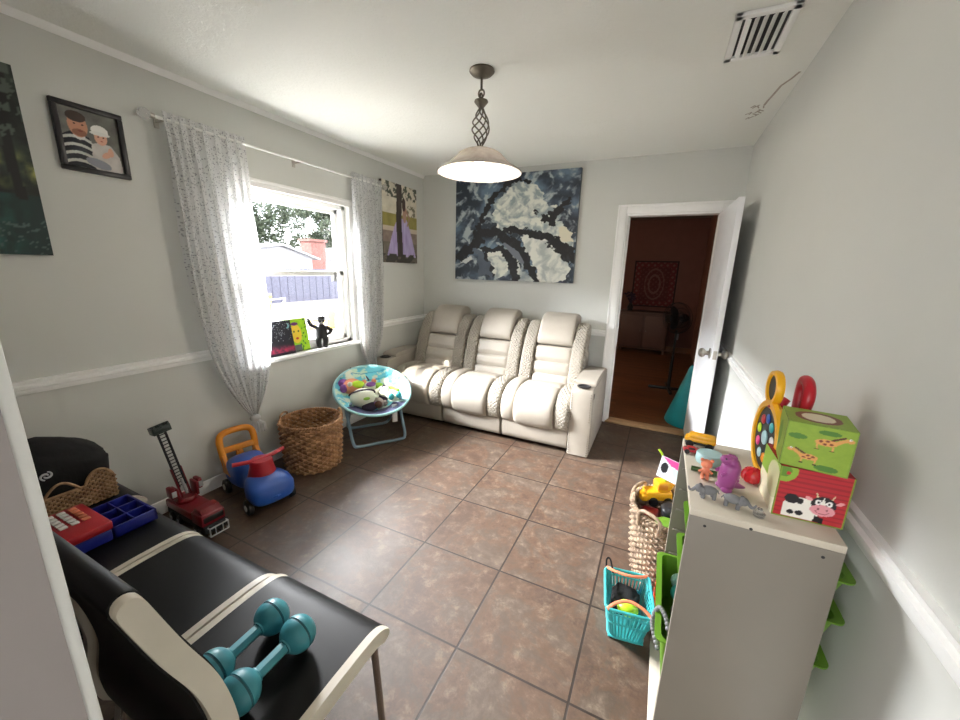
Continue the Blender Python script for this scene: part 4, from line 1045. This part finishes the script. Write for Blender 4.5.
tag(MB().lathe([(0, 0), (.034, 0), (.036, .004), (.036, .026), (.033, .030), (0, .031)], 36).build('jar_lid', 'ltblue'), 'pale blue round lid lying behind the small orange figure', 'lid', (2.718, -2.545, TZ))
m = MB().tube([(-.032, 0, .008), (-.01, .001, .008), (.01, 0, .008), (.032, -.001, .008)], [.007, .0065, .0065, .0075], 10)
tag(m.build('toy_log', 'dkgreen'), 'dark green toy stick lying behind the orange figure', 'toy', (2.698, -2.628, TZ), radians(-6))
t = thing('toy_figure', 'small orange toy figure standing beside the purple dinosaur', 'toy figure', (2.697, -2.662, TZ))
m = MB()
for s in (-1, 1): m.tube(cat_rom([(s*.005, -.002, .004), (s*.006, 0, .012), (s*.004, 0, .022)], 4), .005, 8).sph((s*.006, -.004, .004), (.005, .008, .004), 10, 6).tube([(s*.008, 0, .026), (s*.017, -.002, .02)], .0035, 8)
m.sph((0, 0, .026), (.010, .008, .012), 16, 10); m.build('body', 'coral', t)
MB().sph((0, 0, .045), (.0145, .013, .0135), 18, 12).sph((-.012, 0, .056), .005, 8, 6).sph((.012, 0, .056), .005, 8, 6).sph((0, -.013, .043), .003, 8, 6).build('head', 'coral', t)
t = thing('toy_dinosaur', 'purple pink toy dinosaur with knobbly back standing behind two grey elephants', 'toy animal', (2.742, -2.700, TZ), radians(20))
mm_ = MB()
loftp = [(0, 0, .0), (.0, 0, .02), (.002, 0, .045), (.004, 0, .07), (.003, 0, .088)]
mm_.tube(cat_rom([(0, 0, .006), (0, 0, .03), (.003, 0, .055), (.006, 0, .078), (.0, -.001, .094)], 6), [.017+.006*sin(pi*k/24*1.0)-(.011*max(0, k-16)/8) for k in range(25)], 18)
mm_.sph((-.008, 0, .088), (.017, .013, .012), 16, 10)
mm_.tube(cat_rom([(.015, 0, .02), (.035, .002, .012), (.052, .006, .007)], 5), [.012, .011, .010, .009, .008, .007, .006, .005, .004, .003, .002], 10)
for s in (-1, 1): mm_.sph((-.004, s*.014, .008), (.014, .011, .009), 14, 8); mm_.tube([(-.012, s*.014, .055), (-.024, s*.014, .048)], .0045, 8)
mm_.build('body', 'purple', t)
m = MB()
for k in range(9): z = .02+k*.009; m.sph((.022-.006*max(0, z-.06)/.03+.004*sin(z*50), 0, z), .0055, 8, 6)
for k in range(4): m.sph((.004*k-.004, 0, .1-.001*k), .004, 8, 6)
m.build('back_knobs', 'purple', t)
for s in (-1, 1): MB().sph((-.016, s*.009, .093), .0025, 8, 6).build('eye', 'dark', t)
def elephant(loc, rz, label, s=1):
    t = thing('toy_elephant', label, 'toy animal', loc, rz); m = MB(); K = Matrix.Scale(s, 4)
    m.sph((0, 0, .020), (.020, .012, .012), 20, 14, K); m.sph((-.022, 0, .022), (.011, .010, .011), 16, 10, K)
    m.tube(cat_rom([(-.030, 0, .022), (-.038, 0, .014), (-.044, 0, .016), (-.047, 0, .023)], 5), [.0048-.00018*k for k in range(16)], 8, T=K)
    for x in (-.013, .012):
        for y in (-.007, .007): m.tube([(x, y, .016), (x, y, .0)], [.005, .0048], 10, T=K)
    m.tube([(.019, 0, .024), (.024, 0, .014)], .0014, 6, T=K); m.build('body', 'greytoy', t, 60)
    for y in (-1, 1): MB().sph((-.018, y*.011, .022), (.006, .0025, .009), 12, 8, K).build('ear', 'greytoy', t)
elephant((2.697, -2.762, TZ), radians(8), 'grey toy elephant facing the shelf front, left of the pair')
elephant((2.747, -2.778, TZ), radians(165), 'grey toy elephant beside the purple dinosaur, right of the pair')
m = MB().lathe([(0, 0), (.010, .001), (.02, .008), (.025, .02), (.0235, .032), (.016, .041), (.006, .045), (0, .0455)], 28)
for k in range(10): a = k*pi/5; m.tube([(.0255*sin(q)*cos(a), .0255*sin(q)*sin(a), .0228-.0228*cos(q)) for q in [pi*(.1+.8*j/8) for j in range(9)]], .0012, 5)
tag(m.build('red_ball', 'clearred'), 'clear red ribbed ball between the purple dinosaur and toy cubes', 'ball', (2.812, -2.625, TZ))
tag(MB().lathe([(0, 0), (.012, 0), (.013, .008), (.006, .016), (.005, .02), (0, .021)], 20).build('clear_cap', 'clear'), 'tiny clear plastic cap near the front edge of shelf top', 'cap', (2.800, -2.793, TZ))

def cowface(u, v):
    c = h3('b8222e') if (v*11) % 1 > .35 else h3('9c1a28')
    if ell(u, v, .05, .92, .20, .22): c = h3('8fb23a') if not ell(u, v, .05, .92, .11, .12) else h3('5f8a2a')
    if ell(u, v, .12, .88, .03, .035): c = h3('c0282e')
    if inpoly(u, v, [(.14, .04), (.14, .30), (.20, .44), (.50, .46), (.66, .40), (.62, .04)]): c = h3('efece4')
    for e in ((.24, .40, .10, .10, .4), (.36, .38, .05, .06, 0), (.26, .13, .05, .045, 0), (.38, .14, .055, .05, 0)):
        if ell(u, v, *e): c = h3('17141a')
    if ell(u, v, .68, .40, .17, .15): c = h3('1b171c')
    if inpoly(u, v, [(.63, .40), (.67, .54), (.71, .40)]): c = h3('efece4')
    for s in (-1, 1):
        if ell(u, v, .68+s*.21, .47, .06, .03, s*.5): c = h3('e8a0a4')
        if segd(u, v, [(.68+s*.10, .53, .012), (.68+s*.12, .60, .008)]) < 0: c = h3('d8c9a0')
        if ell(u, v, .68+s*.075, .43, .045, .05): c = h3('f4f2ee')
        if ell(u, v, .68+s*.07, .43, .02, .024): c = h3('141216')
    if ell(u, v, .68, .28, .17, .11): c = h3('e39aa4')
    for s in (-1, 1):
        if ell(u, v, .68+s*.06, .30, .015, .02): c = h3('8d4852')
    if abs(((u-.68)/.09)**2+((v-.27)/.06)**2-1) < .18 and v < .26: c = h3('9c4c58')
    if inpoly(u, v, [(.58, .04), (.6, .16), (.72, .13), (.72, .02)]): c = h3('17141a')
    if min(u, v, 1-u) < .02: c = h3('7d9a34')
    return c
def giraffe(u, v):
    c = mixc(h3('94b13a'), h3('86a534'), fbm(u*9, v*9))
    for e in ((.62, .87, .16, .055), (.18, .70, .14, .06), (.68, .10, .17, .07)):
        if ell(u, v, *e): c = h3('4e7f2c')
    def G(ox, oy, s, c):
        x, y = (u-ox)/s, (v-oy)/abs(s)
        if ell(x, y, 0, 0, .26, .12) or segd(x, y, [(.2, .03, .06), (.42, .2, .05)]) < 0 or ell(x, y, .50, .20, .10, .07): c = h3('dfa05a')
        if segd(x, y, [(.12, .12, .03), (.38, .28, .03)]) < 0: c = h3('5b2a20')
        for e in ((-.12, .03, .05, .04), (.02, .06, .05, .035), (.12, -.03, .045, .035), (-.03, -.05, .05, .03)):
            if ell(x, y, *e): c = h3('7c3a28')
        for lx in (-.2, .16):
            if segd(x, y, [(lx, -.08, .02), (lx+.02, -.24, .02)]) < 0: c = h3('dfa05a')
            if segd(x, y, [(lx-.03, -.26, .02), (lx+.05, -.26, .02)]) < 0: c = h3('3a1d1c')
        if ell(x, y, .50, .25, .035, .035): c = h3('f6f2ea')
        if ell(x, y, .505, .25, .015, .017): c = h3('2a1614')
        return c
    c = G(.60, .66, .62, c); c = G(.40, .28, -.55, c)
    if min(u, v, 1-u, 1-v) < .02: c = h3('7d9a34')
    return c
def cube(name, label, loc, rz, s, h, near_f, left_f, top_f, bm_):
    t = thing(name, label, 'toy block', loc, rz)
    MB().box(-s/2+.001, s/2-.001, -s/2+.001, s/2-.001, 0, h-.001, .002).build('cube_body', bm_, t)
    panel('printed_face', s, h, .0012, 70, 70, near_f, t, 'print', axes((-s/2, -s/2+.0008, 0), (1, 0, 0), (0, 0, 1)))
    panel('printed_face', s, h, .0012, 50, 50, left_f, t, 'print', axes((-s/2+.0008, s/2, 0), (0, -1, 0), (0, 0, 1)))
    panel('printed_face', s, s, .0012, 50, 50, top_f, t, 'print', axes((-s/2, -s/2, h-.0012), (1, 0, 0), (0, 1, 0)))
def redleft(u, v): return h3('b8222e') if (v*11) % 1 > .35 else h3('9c1a28')
def leftleaf(u, v):
    if ell(u, v, .75, .6, .35, .35): return h3('c9c79a')
    if v > .5: return h3('8fb23a')
    return h3('e0d9bc')
def gtop(u, v):
    r = sqrt(((u-.5)/.36)**2+((v-.5)/.36)**2)
    if r < .72: return h3('e8dcc4')
    if r < 1: return h3('7c3f30')
    return mixc(h3('94b13a'), h3('86a534'), fbm(u*9, v*9))
def gleft(u, v): return h3('8aa636') if not ell(u, v, .4, .5, .2, .3) else h3('5f8a2a')
cube('toy_cube', 'red striped toy cube with a cow, under the green giraffe cube', (2.894, -2.700, TZ), radians(1), .134, .127, cowface, leftleaf, redleft, 'red')
cube('toy_cube', 'green toy cube with two giraffes stacked on the red cow cube', (2.893, -2.706, TZ+.1275), radians(-8), .120, .108, giraffe, gleft, gtop, 'green')
# activity wheel behind the cubes (plain round stand-in)
t = thing('activity_wheel_toy', 'yellow rimmed round activity toy with red body leaning behind the toy cubes', 'toy', (2.852, -2.57, TZ), radians(3))
TW = Matrix.Translation((-.012, 0, .118)) @ Matrix.Rotation(-pi/2, 4, 'Y')
TU = Matrix.Translation((-.012, .018, .258)) @ Matrix.Rotation(-pi/2, 4, 'Y')
m = MB().lathe([(.088, -.008), (.104, -.008), (.108, 0), (.104, .010), (.088, .010)], 44, TW, closed=True)
m.lathe([(.036, -.008), (.046, -.008), (.049, 0), (.046, .010), (.036, .010)], 32, TU, closed=True); m.build('yellow_rim', 'yellow', t)
MB().lathe([(0, -.006), (.09, -.006), (.09, .004), (0, .004)], 40, TW).lathe([(0, -.006), (.038, -.006), (.038, .004), (0, .004)], 30, TU).build('backing_disc', 'dark', t)
for i in range(9):
    a = 2*pi*i/9; q = TW @ V((.055*cos(a), .055*sin(a), .006)); MB().sph(q, (.004, .014, .014), 12, 8).build('spinner_piece', ('blue', 'red', 'lime', 'pink', 'ltblue', 'orange', 'purple', 'white_p', 'aqua')[i], t)
MB().sph(TW @ V((0, 0, .006)), (.006, .02, .02), 14, 10).build('hub', 'ltblue', t)
MB().box(.0, .05, -.07, .075, 0, .03, .008).box(.0, .034, -.05, .05, .02, .20, .012).cyl((-.012, 0, .20), (.01, .01, .235), .016).build('body', 'red', t)
MB().tube(cat_rom([(.04, -.02, .18), (.045, -.035, .25), (.048, -.01, .285), (.052, .03, .285), (.056, .05, .25), (.05, .03, .18)], 6), .0135, 12).build('carry_handle', 'red', t)

# ================================================================ willow basket, its toys, blue caddy
BC = V((2.715, -1.945, 0))
wk = round_basket('wicker_basket', 'round grey brown willow basket full of toys beyond the white shelf', BC, .155, .195, .375, 'wicker2', 24, 26, thick=.0088)
m = MB()
for a in (radians(150), radians(235)):
    c, s = cos(a), sin(a)
    def hp(w, z, o=0): return ((.197+o)*c-s*w, (.197+o)*s+c*w, z)
    m = MB().tube(cat_rom([hp(-.05, .33, .008), hp(-.05, .395), hp(0, .41), hp(.05, .395), hp(.05, .33, .008)], 6), .008, 8).build('handle', 'wicker2', wk)
t = thing('toy_digger', 'yellow toy digger sticking up from the willow basket', 'toy truck', BC+V((-.08, .115, .345)), radians(25))
MB().box(-.075, .06, -.035, .035, .0, .05, .012).box(-.02, .045, -.03, .03, .05, .10, .008).tube(cat_rom([(.05, 0, .05), (.08, 0, .10), (.11, 0, .08), (.12, 0, .03)], 5), .011, 10).box(-.10, -.065, -.04, .04, .0, .035, .01).build('body', 'yellow', t)
MB().box(-.021, .03, -.031, .031, .06, .09, .004).build('cab_window', 'orange', t)
for s in (-1, 1):
    for x in (-.04, .035): MB().lathe([(0, -.01), (.02, -.01), (.024, 0), (.02, .01), (0, .01)], 18, Matrix.Translation((x, s*.04, .0)) @ Matrix.Rotation(pi/2, 4, 'X')).build('wheel', 'dark', t)
def cardf(u, v):
    if inpoly(u, v, [(0, 1), (1, 1), (1, .55), (.35, .7)]): return h3('d8458f')
    if inpoly(u, v, [(.35, .68), (1, .5), (1, .1), (.5, .3)]): return h3('bfe3e0')
    if ell(u, v, .18, .5, .12, .25): return h3('16161a')
    return h3('dfe3ea')
t = panel('picture_book', .15, .105, .012, 40, 30, cardf, None, 'print', axes(BC+V((-.10, .105, .475)), (.92, -.38, -.1), (.15, .25, .9)))
tag(t, 'pale picture card with a pink and mint corner standing in the willow basket', 'book')
t = thing('toy_wand', 'thin lime green toy stem poking out of the willow basket', 'toy', BC+V((-.06, .12, .36)))
MB().tube(cat_rom([(0, 0, 0), (.0, .0, .12), (-.02, .02, .2), (-.045, .03, .235)], 6), .0055, 8).build('stem', 'lime', t)
for nm, lb, dx, dy, z, rr_, mm in (('toy_ball', 'brown ball in the willow basket', -.085, -.085, .30, (.045, .045, .04), 'brownp'), ('toy_leaf', 'olive green cloth toy in the willow basket', -.02, -.10, .315, (.07, .06, .04), 'green'),
                        ('toy_block', 'black rounded toy at the far side of the willow basket', .0, .03, .335, (.06, .055, .035), 'dark'), ('toy_ball', 'maroon rounded toy in the middle of the willow basket', -.11, .0, .30, (.045, .05, .035), 'dkred')):
    tag(lump((0, 0, 0, *rr_), dx*31, .12, 24, 16).build(nm, mm, smooth=80), lb, 'toy', BC+V((dx, dy, z)))
# blue caddy
kc = V((2.553, -2.325, 0))
t = thing('toy_basket', 'small aqua plastic toy basket with orange handles in front of shelf', 'basket', kc, radians(8))
def rrect(l, w_, z, r=.025):
    return [(cx+r*cos(a0+k*pi/10), cy+r*sin(a0+k*pi/10), z) for cx, cy, a0 in ((l-r, w_-r, 0), (-l+r, w_-r, pi/2), (-l+r, -w_+r, pi), (l-r, -w_+r, 1.5*pi)) for k in range(6)]
m = MB()
L0, W0, L1, W1, hh = .068, .085, .092, .115, .165
m.tube(rrect(L1, W1, hh), .006, 8, True).tube(rrect(L0, W0, .008), .005, 8, True).tube(rrect((L0+L1)/2, (W0+W1)/2, .09), .004, 8, True).tube(rrect(L0*.2+L1*.8, W0*.2+W1*.8, .14), .004, 8, True)
A_ = rrect(L0, W0, .008); B_ = rrect(L1, W1, hh)
def side(m, A, Bq, n=8):
    for i in range(24):
        a0, a1, b0, b1 = V(A[i]), V(A[(i+1) % 24]), V(Bq[i]), V(Bq[(i+1) % 24])
        big = (a1-a0).length > .03
        for k in range(n if big else 1):
            f = (k+.5)/n if big else .5; wd = .22/n if big else .4
            p = a0.lerp(a1, f-wd); q = a0.lerp(a1, f+wd); r = b0.lerp(b1, f+wd); s_ = b0.lerp(b1, f-wd); mid = V((0, 0, 0))
            inn = lambda v_: V((v_.x*.97, v_.y*.97, v_.z))
            m.add([p, q, r, s_, inn(p), inn(q), inn(r), inn(s_)], [(0, 1, 2, 3), (7, 6, 5, 4), (0, 4, 5, 1), (1, 5, 6, 2), (2, 6, 7, 3), (3, 7, 4, 0)])
side(m, A_, B_); m.box(-L0, L0, -W0, W0, .003, .008); m.build('basket_body', 'aqua', t)
for x in (-.03, -.088):
    sgn = -1
    MB().tube(cat_rom([(L1*.0+.085, -W1 if x > -.05 else W1, hh), (.05, (-W1 if x > -.05 else W1)*.75, hh+.012), (0, (-W1 if x > -.05 else W1)*.62, hh+.018), (-.05, (-W1 if x > -.05 else W1)*.75, hh+.012), (-.085, -W1 if x > -.05 else W1, hh)], 6), .0075, 10, flat=.7).build('handle', 'coral', t)
tag(lump((0, 0, 0, .055, .055, .045), 4, .15, 24, 16).build('toy_pouch', 'cloth_black', smooth=80), 'black pouch inside the aqua toy basket', 'pouch', kc+V((-.01, .035, .085)))
tag(MB().tube(cat_rom([(0, 0, 0), (-.02, .03, .04), (-.035, .035, .03), (-.03, .01, -.01)], 6), .004, 7).build('strap_loop', 'cloth_black'), 'black strap loop hanging over the far corner of the aqua basket', 'strap', kc+V((-.07, .085, .16)))
tag(MB().sph((0, 0, 0), (.042, .036, .026), 24, 16).build('toy_lime', 'lime'), 'bright lime green oval toy inside the aqua toy basket', 'toy', kc+V((.005, -.045, .125)))
t = thing('toy_truck', 'orange toy with dark wheels standing between aqua basket and shelf', 'toy truck', (2.672, -2.225, 0), radians(85))
MB().box(-.07, .07, -.02, .02, .03, .10, .008).box(.0, .06, -.018, .018, .10, .19, .008).tube([(-.05, 0, .10), (-.05, 0, .2), (.0, 0, .21)], .008, 8).build('body', 'orangered', t)
for x in (-.045, .045):
    for s in (-1, 1): MB().lathe([(0, -.007), (.028, -.007), (.032, 0), (.028, .007), (0, .007)], 20, Matrix.Translation((x, s*.024, .032)) @ Matrix.Rotation(pi/2, 4, 'X')).build('wheel', 'dark', t)
t = thing('toy_car', 'small blue toy car on the floor beside the willow basket', 'toy car', (2.625, -2.155, 0), radians(30))
MB().box(-.045, .045, -.022, .022, .012, .04, .008).box(-.02, .025, -.018, .018, .035, .06, .008).build('body', 'blue', t)
for x in (-.028, .028):
    for s in (-1, 1): MB().lathe([(0, -.005), (.012, -.005), (.014, 0), (.012, .005), (0, .005)], 16, Matrix.Translation((x, s*.022, .014)) @ Matrix.Rotation(pi/2, 4, 'X')).build('wheel', 'dark', t)

# ================================================================ things on the window sill
def starry(u, v):
    c = mixc(h3('15151f'), h3('20232f'), fbm(u*6, v*6))
    if v < .33: c = mixc(c, mixc(h3('c42a55'), h3('7e1f44'), fbm(u*9, v*12)), max(0, min(1, (.33-v)*6))*min(1, fbm(u*7, v*9, 4)*1.6))
    if v < .08: c = h3('241c2c')
    if noise.noise(V((u*38, v*44, 2))) > .50 and v > .4: c = h3('dfe6ea')
    if abs(ell(u, v, .83, .84, .09, .08)) and not ell(u, v, .78, .86, .08, .075): c = h3('7fb8c0')
    if segd(u, v, [(.20, .80, .006), (.34, .90, .006)]) < 0 or segd(u, v, [(.52, .55, .006), (.60, .68, .006)]) < 0: c = h3('b5bec6')
    return c
def greenface(u, v):
    c = mixc(h3('8fcf14'), h3('b9e02a'), fbm(u*7, v*7))
    if noise.noise(V((u*11, v*12, 9))) > .32: c = h3('2f7a22')
    if ell(u, v, .48, .55, .24, .30): c = h3('f4d33c')
    for ex in (.40, .60):
        if ell(u, v, ex, .62, .035, .03): c = h3('3b5a20')
    if ell(u, v, .5, .40, .07, .035): c = h3('d24a2c')
    if ell(u, v, .47, .85, .16, .05): c = h3('6c2c6c')
    if v < .2 and abs(u-.45) < .18: c = h3('5a6660')
    return c
lean = (-.16, 0, 1)
o = panel('small_canvas', .205, .255, .018, 70, 86, starry, None, 'art', axes((-.008, -2.005, WZ0+.001), (0, 1, 0), lean), (.1, .1, .12))
tag(o, 'small dark starry canvas with a red horizon leaning on the window sill', 'canvas')
o = panel('small_canvas', .205, .255, .018, 70, 86, greenface, None, 'art', axes((-.028, -1.85, WZ0+.001), (0, 1, 0), lean), (.12, .2, .08))
tag(o, 'small lime green canvas with a yellow face leaning on the window sill', 'canvas')
t = thing('black_figurine', 'black figurine in a hat and dark glasses with one raised arm on the sill', 'figurine', (.008, -1.54, WZ0), radians(-25)); t.scale = (1.35, 1.45, 1.2)
m = MB()
for s in (-1, 1): m.tube(cat_rom([(0, s*.012, .09), (.003, s*.020, .05), (0, s*.016, .008)], 5), [.019-.0006*k for k in range(11)], 12).sph((.008, s*.018, .007), (.018, .011, .007), 12, 8)
m.tube(cat_rom([(0, 0, .07), (0, .0, .10), (0, 0, .13), (0, 0, .15), (0, 0, .165)], 5), [.034-.0004*k if k < 15 else .027-.0032*(k-15) for k in range(21)], 16)
m.tube(cat_rom([(0, .024, .142), (.004, .052, .118), (.01, .028, .088)], 6), [.0135-.0003*k for k in range(13)], 10)
m.tube(cat_rom([(0, -.024, .142), (.0, -.052, .158), (.0, -.068, .195)], 6), [.0135-.0003*k for k in range(13)], 10).sph((0, -.069, .2), .009, 10, 8)
m.build('body', 'blackplastic', t, 70)
MB().sph((.002, 0, .182), (.019, .017, .021), 18, 12).build('head', 'white_p', t)
MB().lathe([(0, .204), (.018, .203), (.019, .198), (.048, .198), (.048, .193), (0, .193)], 26).lathe([(0, .222), (.022, .220), (.027, .203), (0, .203)], 22).build('hat', 'blackplastic', t)
MB().sph((.019, -.008, .185), (.005, .008, .006), 12, 8).sph((.019, .008, .185), (.005, .008, .006), 12, 8).build('glasses', 'dark', t)

# ================================================================ outside the window
struct(MB().box(-60, -.14, -30, 45, -.5, -.25).build('ground', 'concrete', smooth=0))
struct(MB().box(-.62, -.14, -6, 4, 2.42, 2.5).build('sun_blocking_eave', 'shedwhite', smooth=0))  # added unseen overhang, keeps sun off the upper window
m = MB().box(-13.1, -13.0, -2, 22, -.25, 1.25)
for i in range(60): m.box(-12.99, -12.975, -2+i*.4, -1.985+i*.4+.02, -.25, 1.25)
tag(m.build('fence', 'fence'), 'grey lavender board fence across the yard outside the window', 'fence')
s_ = thing('shed', 'white building with low gable roof beyond the fence', 'building', (-17, 10.5, -.25))
MB().box(-3, 1, -4, 2.0, 0, 2.1).prism([(-4.0, 2.1), (2.0, 2.1), (0, 2.62)], .9, 1.0, 'x').build('wall', 'shedwhite', s_, 0)
MB().prism([(-4.4, 2.02), (0, 2.66), (2.4, 1.98), (2.4, 2.06), (0, 2.76), (-4.4, 2.12)], -3.2, 1.25, 'x').build('roof', 'roofw', s_, 0)
ch_ = thing('brick_house', 'pale roofed house with a red brick chimney behind the shed', 'building', (-22, 17.5, -.25))
MB().box(-3, 2, -2.5, 6, 0, 2.2).build('wall', 'shedwhite', ch_, 0); MB().prism([(-2.9, 2.1), (1.5, 3.0), (6.4, 2.1)], -3.2, 2.3, 'x').build('roof', 'roofw', ch_, 0)
MB().box(1.6, 2.6, -2.0, -.75, 0, 3.25).box(1.5, 2.7, -2.1, -.65, 3.25, 3.4).build('chimney', 'brick', ch_, 0)
def tree(x, y, h, r, label, mm, seed, nleaf=5200):
    random.seed(seed); t = thing('oak_tree', label, 'tree', (x, y, -.25))
    m = MB().tube(cat_rom([(0, 0, 0), (.1, .1, h*.3), (0, .2, h*.6), (.1, .1, h*.85)], 5), [.28-.014*k for k in range(16)], 10)
    cl = []
    for i in range(26):
        a = random.uniform(0, 2*pi); q = V((cos(a)*random.uniform(.1, r), sin(a)*random.uniform(.1, r), h*random.uniform(.38, .92))); cl.append((q, random.uniform(.5, 1.0)*r*.34))
        m.tube([(0, .1, h*.35), tuple(q*.6+V((0, 0, h*.14))), tuple(q)], [.10, .06, .03], 6)
    m.build('trunk', 'bark', t); vs = []; fs = []
    for i in range(nleaf):
        q, rr2 = random.choice(cl); d = V((random.gauss(0, 1), random.gauss(0, 1), random.gauss(0, 1))).normalized()*rr2*random.uniform(.55, 1.0); p = q+d
        u = V((random.gauss(0, 1), random.gauss(0, 1), random.gauss(0, 1))).normalized()*.15; w_ = u.cross(V((random.random(), 1, .3))).normalized()*.11
        o = len(vs); vs += [p-u, p+w_, p+u, p-w_]; fs.append((o, o+1, o+2, o+3))
    lm = MB(); lm.add(vs, fs); lm.build('foliage', mm, t, 0)
tree(-33, 18.5, 7.4, 4.4, 'broad oak tree on the left beyond the shed', 'leaf', 3, 15000)
tree(-33, 29.5, 8.4, 4.4, 'tall oak tree on the right behind the brick chimney', 'leaf', 5, 15000)
tree(-18, 26.2, 3.0, 1.1, 'low bright yellow green bush beside the house', 'leaf2', 9, 1500)
def patio(x, y, rz, label, cushion):
    t = thing('patio_chair', label, 'chair', (x, y, -.25), rz, 'patio chairs outside the window'); m = MB(); r_ = .016
    for s in (-1, 1):
        m.tube([(.28, s*.30, 0), (.28, s*.30, .62), (-.24, s*.30, .64)], r_, 7).tube([(-.30, s*.30, 0), (-.24, s*.28, .42), (-.36, s*.28, .98)], r_, 7).tube([(.26, s*.28, .40), (-.25, s*.28, .40)], r_, 7)
    m.tube([(-.24, -.28, .42), (-.24, .28, .42)], r_, 7).tube([(.27, -.29, .40), (.27, .29, .40)], r_, 7).tube([(-.36, -.28, .98), (-.36, .28, .98)], r_, 7)
    m.tube([(-.245, -.28, .46), (-.36, .28, .96)], r_*.7, 6).tube([(-.245, .28, .46), (-.36, -.28, .96)], r_*.7, 6)
    m.build('frame', 'patiometal' if cushion else 'shedwhite', t); MB().box(-.24, .27, -.27, .27, .40, .48, .02).build('seat_cushion', 'cushion' if cushion else 'shedwhite', t)
    if cushion: MB().box(-.06, .03, -.26, .26, 0, .5, .02, T=Matrix.Translation((-.24, 0, .47)) @ Matrix.Rotation(radians(-13), 4, 'Y')).build('back_cushion', 'cushion', t)
patio(-2.6, .35, radians(200), 'bronze metal patio chair seen from behind, nearest the window', False)
patio(-3.9, 1.9, radians(150), 'patio chair with yellow cushions in the middle of the yard', True)
patio(-5.2, 1.6, radians(200), 'bare metal patio chair farther back beside the fence', False)
patio(-6.6, 2.3, radians(190), 'patio chair with yellow cushions farthest from the window', True)
t = thing('patio_table', 'pale metal patio table outside the window', 'table', (-4.4, .6, -.25))
MB().box(-.45, .45, -.45, .45, .68, .71, .01).build('table_top', 'shedwhite', t)
for a in (-.4, .4):
    for b_ in (-.4, .4): MB().cyl((a, b_, 0), (a, b_, .69), .02, n=10).build('leg', 'shedwhite', t)

# ================================================================ LIGHT
wd = bpy.data.worlds.new('sky'); bpy.context.scene.world = wd; wd.use_nodes = True; nt = wd.node_tree; bg = nt.nodes['Background']
sk = nt.nodes.new('ShaderNodeTexSky'); sk.sky_type = 'NISHITA'; sk.sun_disc = False; sk.sun_elevation = radians(45); sk.sun_rotation = radians(120); sk.air_density = 1.0; sk.dust_density = 3.0
mx = nt.nodes.new('ShaderNodeMix'); mx.data_type = 'RGBA'; mx.inputs[0].default_value = .93
nt.links.new(sk.outputs[0], mx.inputs[6]); mx.inputs[7].default_value = (.92, .96, 1.0, 1); nt.links.new(mx.outputs[2], bg.inputs['Color']); bg.inputs['Strength'].default_value = SKY
def light(name, typ, e, loc, d=None, col=(1, 1, 1), **kw):
    l = bpy.data.lights.new(name, typ); l.energy = e; l.color = col
    for k, v_ in kw.items(): setattr(l, k, v_)
    o = bpy.data.objects.new(name, l); C.objects.link(o); o.location = loc
    if d is not None: o.rotation_euler = V(d).to_track_quat('-Z', 'Y').to_euler()
    return o
light('sun', 'SUN', SUN, (-5, -5, 8), (.42, .60, -.64), (1, .95, .86), angle=radians(.6))
po = light('window_portal', 'AREA', 1, (-.13, (WY0+WY1)/2, (WZ0+WZ1)/2), (1, 0, 0), shape='RECTANGLE', size=1.16, size_y=1.03); po.data.cycles.is_portal = True
light('window_fill_lamp', 'AREA', WIN_FILL, (-3.6, -1.7, 3.6), (3.6, 0, -2.2), (.97, .98, 1), shape='RECTANGLE', size=6.0, size_y=1.6)  # added area lamp outside, out of view, boosts the light through the window
light('pendant_bulb_light', 'POINT', BULB, (1.567, -1.817, H-.525), None, (1, .9, .76), shadow_soft_size=.03)
light('rear_fill_lamp', 'AREA', REAR_FILL, (1.6, -6.4, 1.5), (0.0, 1, -.02), (1, .99, .98), shape='RECTANGLE', size=2.4, size_y=1.9)  # added lamp behind the camera, fills the room from that side
light('far_room_fill_lamp', 'AREA', FAR_FILL, (.3, 1.6, 1.6), (1, .3, -.25), (1, .75, .55), shape='RECTANGLE', size=.8, size_y=1.0)  # added unseen lamp, lifts the dark room beyond the door

# ================================================================ CAMERA
cam = bpy.data.cameras.new('camera'); co = bpy.data.objects.new('camera', cam); C.objects.link(co); bpy.context.scene.camera = co
pit, yaw, rol = .2349, .4383, .027
fw_ = V((-sin(yaw)*cos(pit), cos(yaw)*cos(pit), -sin(pit))); rt = V((cos(yaw), sin(yaw), 0)); up = rt.cross(fw_)
r2 = rt*cos(rol)+up*sin(rol); u2 = -rt*sin(rol)+up*cos(rol)
co.matrix_world = Matrix(((r2.x, u2.x, -fw_.x, 2.5289), (r2.y, u2.y, -fw_.y, -3.7996), (r2.z, u2.z, -fw_.z, 1.463), (0, 0, 0, 1)))
cam.sensor_width = 36; cam.lens = 379.68/960*36; cam.clip_start = .02; cam.clip_end = 300
sc = bpy.context.scene; sc.view_settings.view_transform = 'Standard'; sc.view_settings.look = 'None'; sc.view_settings.gamma = 1; sc.view_settings.use_curve_mapping = False
sc.view_settings.exposure = EXPO
